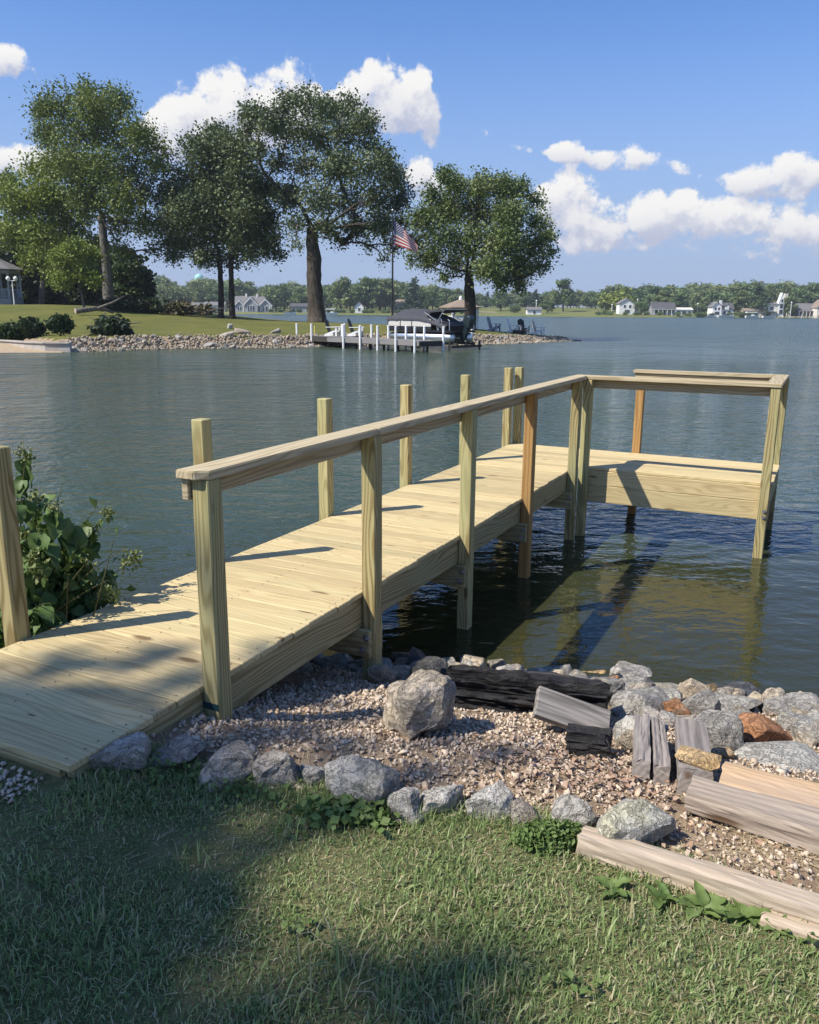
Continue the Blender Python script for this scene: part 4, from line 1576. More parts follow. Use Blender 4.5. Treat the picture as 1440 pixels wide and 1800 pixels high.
# broad-leaved plants along the edging timber: each leaf a part
def broad_leaf(name, l, w, mat, seed, bend=0.5, wave=0.08, point=1.0):
    r = random.Random(seed)
    vs, fs = [], []
    n = 8
    for i in range(n + 1):
        f = i / n
        hw = w / 2 * (math.sin(math.pi * min(1, f ** (0.72 * point) * 0.97 + .03)) ** 0.8)
        ang = bend * f
        x = l * (f - 0.12 * bend * f * f)
        z = -l * 0.30 * bend * f * f
        for sgn in (-1, -.5, 0, .5, 1):
            wv = wave * w * math.sin(f * 14 + sgn * 2 + seed) * abs(sgn)
            vs.append((x, hw * sgn, z + abs(sgn) * hw * 0.35 + wv))
    for i in range(n):
        for k in range(4):
            b = i * 5 + k
            fs.append((b, b + 1, b + 6, b + 5))
    me = bpy.data.meshes.new(name)
    me.from_pydata(vs, [], fs)
    me.materials.append(mat)
    me.polygons.foreach_set('use_smooth', [True] * len(fs))
    me.update()
    return me


WL = [broad_leaf('leaf', .11, .050, L_WEED, k, .6, .09) for k in range(4)]
WEEDS = [(1090, 1572, 9, 1.0, 'broad-leaved weed rosette at the left end of the row along the edging timber'),
         (1165, 1592, 7, 0.9, 'broad-leaved weed second from the left below the edging timber'),
         (1235, 1606, 10, 1.1, 'lush broad-leaved weed in the middle of the row below the edging timber'),
         (1300, 1612, 10, 1.1, 'spreading dark-leaved weed right of the middle below the edging timber'),
         (1365, 1636, 9, 1.0, 'upright broad-leaved weed near the lower edging timber'),
         (1432, 1658, 7, .9, 'broad-leaved weed at the right edge of the picture')]
for i, (u, v, n, k, lab) in enumerate(WEEDS):
    c = ground_hit(u, v)
    t_ = thing('broadleaf_weed', c, lab, 'weed', 'broad-leaved weeds along the edging timber')
    for j in range(n):
        o = link('leaf', rr.choice(WL), t_)
        o.rotation_euler = (rr.uniform(-.4, .4), -rr.uniform(.1, .75), j * 2 * math.pi / n + rr.uniform(-.4, .4))
        kk = k * rr.uniform(.4, .85)
        o.scale = (kk, kk * rr.uniform(.8, 1.2), kk)
        o.location = (rr.gauss(0, .012), rr.gauss(0, .01), .008)

# --- leafy shrub on the bank left of the walkway
SHB = Vector((-1.98, 4.22, 0.42))
shrub = thing('shrub', SHB, 'leafy green shrub with drooping broad leaves and seed heads left of the walkway', 'shrub')
SL = [broad_leaf('leaf', .14, .115, L_SHRUB, 20 + k, rr.uniform(.5, 1.3), .05, .8) for k in range(5)]
BUDS = []
for k in range(3):
    bp = np.array([(rr.gauss(0, .022), rr.gauss(0, .022), rr.gauss(0, .02)) for q in range(70)])
    V, F = leaf_cards(bp, [rr.uniform(.010, .022) for q in bp], 40 + k, 0, .3, 1.2)
    BUDS.append(np_mesh('seed_head', V, [F], L_BUD))
DLEAF = [broad_leaf('leaf', .06, .045, L_SHRUB, 50 + k, .8, .08, .9) for k in range(3)]
# stem tips as seen: (u, v, distance)
TIPS = [(45, 800, 4.5), (30, 860, 4.4), (110, 850, 4.5), (95, 890, 4.2), (180, 880, 4.35), (130, 920, 4.3), (190, 900, 4.5), (220, 965, 4.3), (200, 950, 4.1), (232, 985, 4.45),
        (160, 980, 4.0), (70, 930, 4.1), (60, 990, 4.0), (120, 1010, 3.95), (190, 1020, 4.15), (200, 1040, 4.3), (80, 1060, 3.95), (140, 1050, 4.05), (30, 950, 4.2), (170, 940, 4.6), (100, 960, 4.5), (60, 880, 4.6), (195, 1000, 4.6), (20, 1010, 4.3), (150, 1000, 4.4)]
nleaf = 0
for i, (u, v, Y) in enumerate(TIPS):
    tip = at(u, v, Y)
    b0 = SHB + Vector((rr.uniform(-.25, .25), rr.uniform(-.15, .15), 0))
    mid = b0.lerp(tip, .5) + Vector((rr.uniform(-.05, .05), rr.uniform(-.05, .05), rr.uniform(.05, .16)))
    path = []
    for k in range(7):
        f = k / 6
        path.append(b0 * (1 - f) ** 2 + mid * 2 * f * (1 - f) + tip * f * f)
    m_ = MB()
    m_.tube(path, [.0055 - .0035 * k / 6 for k in range(7)], 5)
    m_.build('stem', B_STEM, shrub)
    if i % 3 == 0:
        o = tag(link('seed_head', BUDS[i % 3], shrub), kind='stuff')
        o.location = tip - SHB
        o.scale = [rr.uniform(.8, 1.5)] * 3
        o.rotation_euler = (rr.uniform(0, 6), rr.uniform(0, 6), 0)
    for k in range(30):
        f = rr.uniform(.2, 1.0)
        p = b0 * (1 - f) ** 2 + mid * 2 * f * (1 - f) + tip * f * f
        q = p + Vector((rr.uniform(-.02, .02), rr.uniform(-.02, .02), rr.uniform(-.02, .01)))
        big = rr.random() < .62
        if Vector((q.x, q.y, 0)).dot(DT) > T0 - .09:
            continue
        o = link('leaf', rr.choice(SL if big else DLEAF), shrub)
        o.location = q - SHB
        o.rotation_euler = (rr.uniform(-.5, .5), rr.uniform(.2, 1.35), rr.uniform(0, 6.28))
        kk = rr.uniform(.6, 1.15)
        o.scale = (kk, kk, kk)
        nleaf += 1
lp = [(-2.08 + rr.gauss(0, .26), 4.28 + rr.gauss(0, .2), .38 + abs(rr.gauss(0, .26))) for k in range(3200)]
lp = [q for q in lp if Vector((q[0], q[1], 0)).dot(DT) < T0 - .06]
V, F = leaf_cards(np.array(lp), [rr.uniform(.03, .07) for k in lp], 60, 0, .2, 1.3)
tag(link('inner_foliage', np_mesh('inner_foliage', V - np.array(SHB), [F], L_SHRUB), shrub), kind='stuff')
# ------------------------------------------------------------------ trees on the point
def limb_path(a, b, r, sag=0.12, n=6):
    d = b - a
    L = d.length
    off = Vector((r.uniform(-1, 1), r.uniform(-1, 1), r.uniform(-.4, 1))) * L * sag
    pts = []
    for k in range(n + 1):
        f = k / n
        p = a.lerp(b, f) + off * math.sin(math.pi * f)
        if 0 < k < n:
            p += Vector((r.uniform(-1, 1), r.uniform(-1, 1), r.uniform(-1, 1))) * L * 0.025
        pts.append(p)
    return pts


def crown_leaves(clumps, n, size, seed, hollow=0.45, sprig=6, sprig_r=0.33, flat=0.25):
    """Leaves gathered in sprigs, thicker towards the outside of each clump."""
    g2 = np.random.default_rng(seed)
    w = np.array([c[1] ** 2 for c in clumps])
    w = w / w.sum()
    P = []
    for (c, r), k in zip(clumps, w):
        m = max(4, int(n * k / sprig))
        d = g2.normal(size=(m, 3))
        d /= np.linalg.norm(d, axis=1)[:, None]
        rad_ = r * (hollow + (1.08 - hollow) * g2.random(m) ** 0.7) * (1 + 0.4 * (g2.random(m) < .08))
        # lumpy clump outline
        lump = np.array([mnoise.noise(Vector(q * 2.2) + Vector((r, c.x, c.z))) for q in d])
        ctr = np.array(c) + d * (rad_ * (1 + 0.6 * lump))[:, None] * np.array([1, 1, 0.86])
        sp = ctr[:, None, :] + g2.normal(size=(m, sprig, 3)) * sprig_r
        P.append(sp.reshape(-1, 3))
    P = np.concatenate(P)
    s_ = size * g2.uniform(0.5, 1.45, len(P))
    return leaf_cards(P, s_, seed + 1, flat, 0.18, 1.35)


def big_tree(name, label, u0, D, trunk, clumps, leafm, barkm, n, size, seed, depth=0.75, extra=1, twig=True, group=None, hollow=0.45, sprig_r=0.33, sag=0.12):
    """trunk: photo points (u, v, half-width px) from the ground up; clumps: photo (u, v, r)."""
    r = random.Random(seed)
    base = pen_at(trunk[0][0], D)
    t_ = thing(name, base, label, 'tree', group)
    px = D / FPX * 1.02
    tp = [at(u, v, D) for (u, v, w) in trunk]
    tp[0] = Vector((tp[0].x, D, base.z - 0.15))
    tr = [w * px for (_, _, w) in trunk]
    m = MB()
    # flared foot
    pts, rads = [tp[0]], [tr[0] * 1.35]
    for i in range(1, len(tp)):
        for k in range(1, 5):
            f = k / 4
            q = tp[i - 1].lerp(tp[i], f)
            if i == 1 and k == 1:
                q = tp[0].lerp(tp[1], 0.12)
            q = q + Vector((r.uniform(-1, 1), r.uniform(-1, 1), 0)) * tr[i] * 0.12
            pts.append(q)
            rads.append((tr[i - 1] * (1 - f) + tr[i] * f) * r.uniform(.93, 1.07))
    m.tube(pts, rads, 12)
    us = [c[0] for c in clumps]
    vs = [c[1] for c in clumps]
    uc, vc = (min(us) + max(us)) / 2, (min(vs) + max(vs)) / 2
    hw, hh = (max(us) - min(us)) / 2 + 30, (max(vs) - min(vs)) / 2 + 30
    C = []
    for (u, v, rp) in clumps:
        e = max(0.05, 1 - ((u - uc) / hw) ** 2 - ((v - vc) / hh) ** 2) ** 0.5
        half = e * hw * px * depth
        for k in range(extra + 1 if r.random() < .55 else 1):
            dy = r.uniform(-1, 1) * half if k == 0 else (half * r.choice((-1, 1)) * r.uniform(.45, .95))
            c = at(u, v, D + dy)
            C.append((c, rp * px * (.80 if k == 0 else .68)))
    # limbs: every clump hangs on the nearest one nearer to the fork
    fork = tp[-1]
    nodes = [(fork, -1)] + [(tp[i], -1) for i in range(max(1, len(tp) - 2), len(tp) - 1)]
    order = sorted(range(len(C)), key=lambda i: (C[i][0] - fork).length)
    par, cnt, idx = {}, {}, {}
    placed = [(-1, fork)]
    for i in order:
        c = C[i][0]
        best = min(placed, key=lambda q: (q[1] - c).length + 0.35 * (q[1] - fork).length + (0 if q[1].z < c.z + 1.0 else 1.5))
        par[i] = best[0]
        placed.append((i, c))
    for i in order:
        cnt[i] = 1
    for i in reversed(order):
        if par[i] >= 0:
            cnt[par[i]] += cnt[i]
    tot = max(1, sum(cnt[i] for i in order if par[i] == -1))
    for i in order:
        a = fork if par[i] == -1 else C[par[i]][0]
        ra = tr[-1] * 0.80 * (cnt[i] / tot) ** 0.42
        rb = max(0.035, ra * 0.5)
        P_ = limb_path(a, C[i][0], r, sag)
        m.tube(P_, [ra * (1 - k / 6) + rb * k / 6 for k in range(7)], 7)
        if twig:
            for k in range(5):
                d = Vector((r.gauss(0, 1), r.gauss(0, 1), r.gauss(0.2, .8))).normalized() * C[i][1] * r.uniform(.6, 1.0)
                s0 = P_[r.choice((3, 4, 5))]
                m.tube(limb_path(s0, C[i][0] + d, r, .1, 3), [rb * .6, rb * .45, rb * .3, 0.02], 5)
    m.build('trunk', barkm, t_, smooth=True)
    V, F = crown_leaves([(c, q) for c, q in C], n, size, seed + 5, hollow, 6, sprig_r)
    link('crown', np_mesh('crown', V - np.array(base), [F], leafm), t_)
    return t_


big_tree('poplar_tree', 'tallest tree at the left of the point with a bare grey lower trunk', 192, 80, [(193, 543, 10), (188, 480, 8), (184, 430, 7), (178, 380, 6)],
         [(150, 160, 20), (205, 178, 34), (165, 190, 40), (105, 185, 42), (72, 195, 22), (82, 238, 30), (140, 235, 52), (200, 235, 50), (245, 235, 30), (272, 262, 32), (115, 285, 44), (175, 300, 50), (235, 300, 44), (280, 290, 22), (150, 350, 46), (215, 350, 46), (262, 340, 28), (205, 395, 34), (255, 395, 26), (290, 395, 24), (295, 425, 18), (272, 440, 18), (215, 440, 22), (300, 450, 12)],
         L_COTTON, B_GREY, 44000, 0.165, 201, hollow=.3)
big_tree('light_tree', 'lighter yellow-green tree at the left edge in front of dark trees', 60, 86, [(72, 545, 5), (78, 480, 4.5), (82, 430, 4)],
         [(15, 320, 24), (62, 300, 30), (105, 300, 28), (30, 355, 38), (85, 350, 44), (125, 390, 40), (20, 405, 36), (70, 410, 46), (120, 440, 40), (60, 455, 30), (150, 430, 24), (105, 480, 28)],
         L_LIGHT, B_GREY, 26000, 0.19, 202, hollow=.3)
big_tree('slender_tree', 'small yellow-green tree with a thin leaning pale trunk on the lawn', 150, 72, [(149, 541, 2.2), (142, 510, 1.8), (134, 490, 1.6), (126, 478, 1.3)],
         [(105, 455, 18), (130, 440, 22), (160, 450, 20), (150, 480, 18), (110, 490, 18), (165, 490, 14)],
         L_LIGHT, B_GREY, 8000, 0.15, 203, sprig_r=.25)
DK_G = 'dark trees behind the left lawn'
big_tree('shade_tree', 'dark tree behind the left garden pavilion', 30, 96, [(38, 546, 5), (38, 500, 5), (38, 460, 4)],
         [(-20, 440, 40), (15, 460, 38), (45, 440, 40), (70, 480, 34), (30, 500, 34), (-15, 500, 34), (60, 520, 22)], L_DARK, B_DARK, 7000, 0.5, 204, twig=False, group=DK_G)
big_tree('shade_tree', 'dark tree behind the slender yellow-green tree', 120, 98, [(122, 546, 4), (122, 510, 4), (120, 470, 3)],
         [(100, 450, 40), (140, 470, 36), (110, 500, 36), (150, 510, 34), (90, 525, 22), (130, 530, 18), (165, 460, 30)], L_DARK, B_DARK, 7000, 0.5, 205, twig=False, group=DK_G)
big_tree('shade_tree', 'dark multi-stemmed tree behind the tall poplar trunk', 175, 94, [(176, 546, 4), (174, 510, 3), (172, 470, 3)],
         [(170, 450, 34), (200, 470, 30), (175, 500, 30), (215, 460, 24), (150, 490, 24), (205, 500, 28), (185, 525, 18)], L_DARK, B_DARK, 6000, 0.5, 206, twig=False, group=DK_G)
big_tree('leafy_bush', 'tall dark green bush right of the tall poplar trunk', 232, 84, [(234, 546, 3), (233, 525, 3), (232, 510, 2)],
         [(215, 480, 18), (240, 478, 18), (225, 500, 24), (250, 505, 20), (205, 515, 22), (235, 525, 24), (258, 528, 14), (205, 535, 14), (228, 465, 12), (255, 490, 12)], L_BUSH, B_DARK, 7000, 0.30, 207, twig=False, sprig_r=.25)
OKG = 'pair of oaks growing side by side'
big_tree('oak_tree', 'left one of the two slim-trunked oaks side by side on the lawn', 388, 78, [(389, 563, 5.5), (388, 500, 4.5), (386, 450, 4)],
         [(380, 235, 22), (350, 262, 34), (388, 275, 36), (312, 318, 34), (345, 315, 40), (300, 345, 26), (325, 370, 44), (365, 360, 46), (300, 392, 30), (345, 415, 42), (375, 405, 40), (318, 430, 24), (355, 450, 22), (305, 452, 12), (378, 455, 20)],
         L_OAK, B_DARK, 27000, 0.175, 208, group=OKG)
big_tree('oak_tree', 'right one of the two slim-trunked oaks side by side on the lawn', 408, 77.5, [(409, 566, 5.5), (407, 500, 4.5), (406, 450, 4)],
         [(395, 245, 22), (420, 265, 32), (425, 305, 40), (390, 320, 40), (450, 335, 32), (430, 365, 44), (470, 380, 24), (400, 385, 40), (455, 405, 36), (420, 420, 40), (482, 415, 18), (470, 435, 22), (440, 445, 22), (490, 448, 11), (410, 455, 20)],
         L_OAK, B_DARK, 26000, 0.175, 209, group=OKG)
big_tree('oak_tree', 'big spreading oak with a thick trunk in the middle of the point', 556, 75, [(558, 569, 17), (554, 510, 12.5), (551, 455, 12), (548, 400, 9)],
         [(505, 178, 24), (540, 180, 30), (575, 195, 28), (610, 190, 28), (640, 215, 26), (445, 205, 26), (478, 215, 28), (430, 232, 16), (508, 230, 34), (555, 238, 36), (605, 235, 34), (648, 255, 24), (672, 280, 24), (455, 262, 16), (490, 285, 28), (540, 290, 34), (595, 290, 36), (640, 300, 34), (690, 310, 26), (712, 335, 16), (470, 330, 20), (505, 345, 30), (560, 350, 36), (610, 355, 34), (660, 350, 34), (700, 355, 22), (520, 395, 22), (575, 400, 26), (625, 400, 26), (670, 395, 28), (705, 390, 14), (690, 430, 18), (650, 432, 12), (520, 430, 12), (600, 428, 12), (675, 455, 10)],
         L_OAK, B_OAK, 42000, 0.165, 210, extra=1, hollow=.35, sag=.16)
big_tree('maple_tree', 'round-crowned maple at the tip of the point, right of the flag', 826, 70, [(826, 578, 11), (826, 530, 9), (825, 500, 8), (824, 480, 7)],
         [(785, 308, 18), (800, 325, 26), (760, 345, 24), (845, 330, 30), (885, 328, 26), (915, 330, 20), (940, 350, 20), (745, 385, 28), (790, 370, 38), (840, 375, 42), (895, 375, 38), (945, 390, 24), (962, 415, 16), (728, 425, 24), (775, 420, 38), (830, 425, 42), (890, 425, 42), (940, 435, 30), (968, 445, 12), (722, 455, 12), (755, 455, 24), (800, 465, 26), (860, 470, 32), (910, 470, 32), (950, 470, 18), (885, 498, 18), (915, 502, 14), (780, 488, 10)],
         L_MAPLE, B_DARK, 46000, 0.145, 211, hollow=.3, sprig_r=.25)

# the tree behind the photographer's left shoulder that shades the near lawn and the foot of the dock
shade = thing('big_shade_tree', (-14.4, -5.0, 0.575), 'large leafy tree beside the near lawn that shades its left side', 'tree')
r = random.Random(91)
SH = [  # where its clumps throw their shade on the lawn: (x, y, radius, height above ground)
    (-1.9, 2.9, .70, 5.6), (-1.4, 2.5, .58, 6.0), (-1.5, 3.15, .42, 5.2), (-1.0, 2.85, .34, 6.2), (-.92, 2.35, .36, 5.4), (-1.9, 2.0, .8, 6.6), (-1.25, 1.8, .6, 6.8), (-.82, 1.8, .34, 5.8),
    (-.66, 2.66, .15, 5.4), (-.40, 2.60, .11, 6.3), (-.20, 2.54, .08, 5.5), (-.75, 3.15, .13, 5.6), (-.50, 3.22, .11, 6.1), (-.24, 3.10, .09, 5.7), (.10, 1.97, .06, 6.0), (-.02, 1.80, .08, 6.4), (.18, 1.62, .07, 6.1), (.02, 1.64, .07, 5.9), (.14, 1.82, .05, 6.6), (-.14, 1.92, .05, 6.2), (.26, 1.9, .04, 6.0), (-.1, 1.5, .09, 6.3),
    (-.88, 3.45, .15, 5.5), (-1.12, 3.68, .14, 6.0), (-.62, 3.72, .06, 5.6), (-1.5, 3.55, .12, 5.7), (-.6, 1.42, .42, 7.0), (-.15, 1.3, .25, 7.0), (-.62, 2.15, .12, 6.1),
    (.05, 3.2, .09, 5.9), (.35, 3.05, .07, 6.3), (-.35, 3.45, .08, 6.2), (.02, 2.85, .07, 5.8), (-2.5, 2.4, .7, 7.2), (-2.6, 3.2, .5, 6.2), (-2.2, 1.4, .6, 7.5)]
C = []
k_ = 1 / math.tan(SUN_EL)
for (x, y, q, h) in SH:
    h *= 2.3
    C.append((Vector((x, y, .6)) + Vector((math.sin(SUN_AZ), math.cos(SUN_AZ), 0)) * h * k_ + Z * h, q))
m = MB()
fork = Vector((-13.9, -4.5, 9.0))
m.tube([(-14.4, -5.0, .3), (-14.35, -5.0, 1.6), (-14.1, -4.8, 5.0), fork], [.7, .48, .40, .34], 12)
for i, (c, q) in enumerate(C):
    P_ = limb_path(fork, c, r, .06)
    m.tube(P_, [.09 * (1 - k / 6) + .012 for k in range(7)], 6)
m.build('trunk', B_GREY, shade, smooth=True)
V, F = crown_leaves(C, 9500, 0.085, 301, .0, 5, .05, .6)
link('crown', np_mesh('crown', V - np.array(ORG[shade.name]), [F], L_COTTON), shade)
# ------------------------------------------------------------------ things on the point across the cove
PXM = 1 / FPX
# riprap round its shore: the larger rocks one by one, the rest as one mass
rp = [rock_mesh('riprap_rock', .46, .38, .30, m, 400 + k, 0, 12) for k, m in enumerate((S_GREY, S_TAN, S_PALE, S_TAN, S_PALE, S_GREY))]
rr = random.Random(23)
front = [p for p in PEN if p[1] < 70]
seg = []
for i in range(7, len(front) - 1):
    a, b = Vector((*front[i], 0)), Vector((*front[i + 1], 0))
    seg.append((a, b, (b - a).length))
LT = sum(s_[2] for s_ in seg)


def along(f):
    d = f * LT
    for a, b, l in seg:
        if d <= l:
            t_ = (b - a).normalized()
            return a + t_ * d, Vector((-t_.y, t_.x, 0))
        d -= l
    return seg[-1][1], Vector((0, 1, 0))


n = 0
while n < 230:
    f = rr.random()
    p, nr = along(f)
    q = p + nr * rr.uniform(-.25, 1.25)
    o = link('riprap_rock', rr.choice(rp))
    k = rr.uniform(.45, 1.0)
    o.scale = (k * rr.uniform(.8, 1.4), k, k * rr.uniform(.7, 1.1))
    o.location = (q.x, q.y, max(-.1, pen_z(q.x, q.y) - .08))
    o.rotation_euler = (rr.uniform(-.4, .4), rr.uniform(-.4, .4), rr.uniform(0, 6.28))
    if q.x < -4.6:
        tag(o, 'pale rock in the bank of rocks left of the far dock', 'rock', 'rocks along the far lawn, left of the far dock')
    elif q.x < 4.2:
        tag(o, 'pale rock in the bank behind and under the far dock', 'rock', 'rocks behind the far dock')
    else:
        tag(o, 'rock in the bank round the right-hand tip of the far lawn', 'rock', 'rocks round the tip of the far lawn')
    n += 1
pts, sizes = [], []
for k in range(6500):
    p, nr = along(rr.random())
    q = p + nr * rr.uniform(-.35, 1.35)
    pts.append((q.x, q.y, max(-.05, pen_z(q.x, q.y)) + rr.uniform(-.02, .1)))
    sizes.append(rr.uniform(.06, .15))
tag(scatter_hulls('riprap', pts, sizes, S_TAN, 31, .7), 'small broken rock filling the bank of the far lawn', 'rock', kind='stuff')
for (u, v, w, h, m, lab) in [(425, 604, 1.5, .5, S_TAN, 'tan slab leaning on the far rock bank, left one of two'), (398, 607, 1.4, .4, S_BLUE, 'dark tilted slab at the far waterline'), (365, 609, 1.3, .4, S_GREY, 'grey tilted slab left of the dark one at the far waterline'), (485, 603, 1.0, .5, S_GREY, 'dark block near the middle of the far rock bank'), (402, 598, .5, .6, S_PALE, 'small pale upright stone on top of the far rock bank')]:
    p = on(u, v, .12)
    o = link('rock_slab', rock_mesh('rock_slab', w * .8, .6, h * .8, m, int(u), 1))
    o.location = (p.x, p.y + .35, max(0.0, pen_z(p.x, p.y + .35) - .12))
    o.rotation_euler = (.25, rr.choice((-.35, .3)), .2)
    tag(o, lab, 'rock')

# --- concrete wall and little beach at the left
W0, W1 = on(88, 619, 0), on(-60, 600, 0)
wall = thing('retaining_wall', (W0.x, W0.y, 0), 'low curved concrete retaining wall at the far left shore', 'wall')
m = MB()
path = [(-18.15, 44.7), (-19.5, 44.75), (-21.0, 45.6), (-22.5, 47.0), (-24.5, 48.4), (-27, 49.4)]
for i in range(len(path) - 1):
    a, b = Vector((*path[i], 0)), Vector((*path[i + 1], 0))
    t_ = (b - a).normalized()
    nn = Vector((-t_.y, t_.x, 0)) * -.12
    m.prism([(0, -.3), ((b - a).length - .01, -.3), ((b - a).length - .01, .44), (0, .44)], t_, Z, nn * 2, a)
m.build('wall_panel', P_CONCRETE, wall)
m = MB()
for i in range(len(path) - 1):
    a, b = Vector((*path[i], 0)), Vector((*path[i + 1], 0))
    t_ = (b - a).normalized()
    nn = Vector((-t_.y, t_.x, 0))
    m.prism([(0, .443), ((b - a).length - .01, .443), ((b - a).length - .01, .51), (0, .51)], t_, Z, nn * -.4, a + nn * .08)
m.build('coping', P_CONCRETE, wall)
bch = height_sheet('beach', axis([(-32, -18.5, 24)]), axis([(42.5, 49.5, 14)]), lambda x, y: -0.10 + 0.085 * (y - 43.2 - 0.25 * (x + 18.5)) * (1 if y > 43 else .5), [P_SAND])


# --- clipped bushes
def bush(u, v, wpx, hpx, lab, seed, Y=48.5):
    p = at(u, v, Y)
    z = pen_z(p.x, Y)
    w, h = wpx * Y / FPX, hpx * Y / FPX
    t_ = thing('round_bush', (p.x, Y, z), lab, 'bush', 'clipped bushes on the far left shore')
    C = [(Vector((p.x, Y, z + h * .52)), w * .40)]
    rq = random.Random(seed)
    for k in range(9):
        a = k * 2.4
        C.append((Vector((p.x + math.cos(a) * w * .24, Y + math.sin(a) * w * .24, z + h * rq.uniform(.32, .68))), w * .27))
    V, F = crown_leaves(C, 11000, .10, seed, .6, 5, .03)
    V[:, 2] = np.maximum(V[:, 2], z)
    link('foliage', np_mesh('foliage', V - np.array((p.x, Y, z)), [F], L_BUSH), t_)
    m = MB()
    m.tube([(p.x, Y, z - .1), (p.x, Y, z + h * .5)], [.05, .03], 6)
    m.build('stem', B_DARK, t_)


bush(-6, 593, 30, 30, 'clipped bush cut off by the left edge of the picture', 501)
bush(20, 593, 38, 33, 'clipped round bush second from the left edge', 502)
bush(57, 595, 40, 32, 'clipped round bush between its neighbour and the shaggy one', 503)
bush(108, 598, 40, 40, 'shaggy round bush with sprouting top right of the two clipped ones', 504)
# rooty debris mound and brush pile


def brush_pile(u, Y, L, lab, seed, mat):
    p = pen_at(u, Y)
    t_ = thing('brush_pile', p, lab, 'brush pile')
    rq = random.Random(seed)
    m = MB()
    for k in range(40):
        a = Vector((p.x + rq.uniform(-L, L), Y + rq.uniform(-.8, .8), p.z + rq.uniform(0, .4)))
        b = a + Vector((rq.uniform(-1.6, 1.6), rq.uniform(-.6, .6), rq.uniform(-.1, .7)))
        m.tube([a, a.lerp(b, .5) + Z * .1, b], [.05, .035, .015], 5)
    tag(m.build('branches', B_GREY, t_), kind='stuff')
    C = [(Vector((p.x + rq.uniform(-L, L), Y + rq.uniform(-.6, .6), p.z + .35)), rq.uniform(.4, .7)) for k in range(12)]
    V, F = crown_leaves(C, 4200, .24, seed, .2, 5, .15)
    V[:, 2] = np.maximum(V[:, 2], p.z - .05)
    link('leaves', np_mesh('leaves', V - np.array(p), [F], mat), t_)


brush_pile(300, 76, 4.2, 'pile of cut leafy brush behind the lawn, left of the slim oaks', 61, leaf_mat('wilting_leaves', [(.06, .06, .03), (.10, .09, .045), (.15, .12, .06), (.20, .17, .10)], .15))
brush_pile(232, 74, 2.4, 'darker low brush below the tall bush', 62, L_DARK)
brush_pile(197, 49.9, .35, 'dark rooty mound on the lawn edge above the rocks', 63, L_DARK)
# felled limb lying on the lawn
a, b = pen_at(134, 66), pen_at(200, 68)
fl = thing('felled_limb', a, 'long felled tree limb with a pale cut end lying on the far lawn', 'log')
m = MB()
pp = [a + Z * .32, a.lerp(b, .3) + Z * .42, a.lerp(b, .55) + Z * .5, a.lerp(b, .8) + Z * .42, b + Z * .2]
m.tube(pp, [.22, .2, .18, .14, .09], 10)
m.tube([pp[2], pp[2] + Vector((1.2, .4, .5)), pp[2] + Vector((2.2, .3, 1.0))], [.12, .08, .04], 7)
m.build('limb', B_GREY, fl, smooth=True)
m = MB()
d = (pp[0] - pp[1]).normalized()
m.tube([pp[0] + d * .005, pp[0] + d * .03], [.2, .2], 12)
m.build('cut_end', P_TANSIDE, fl)


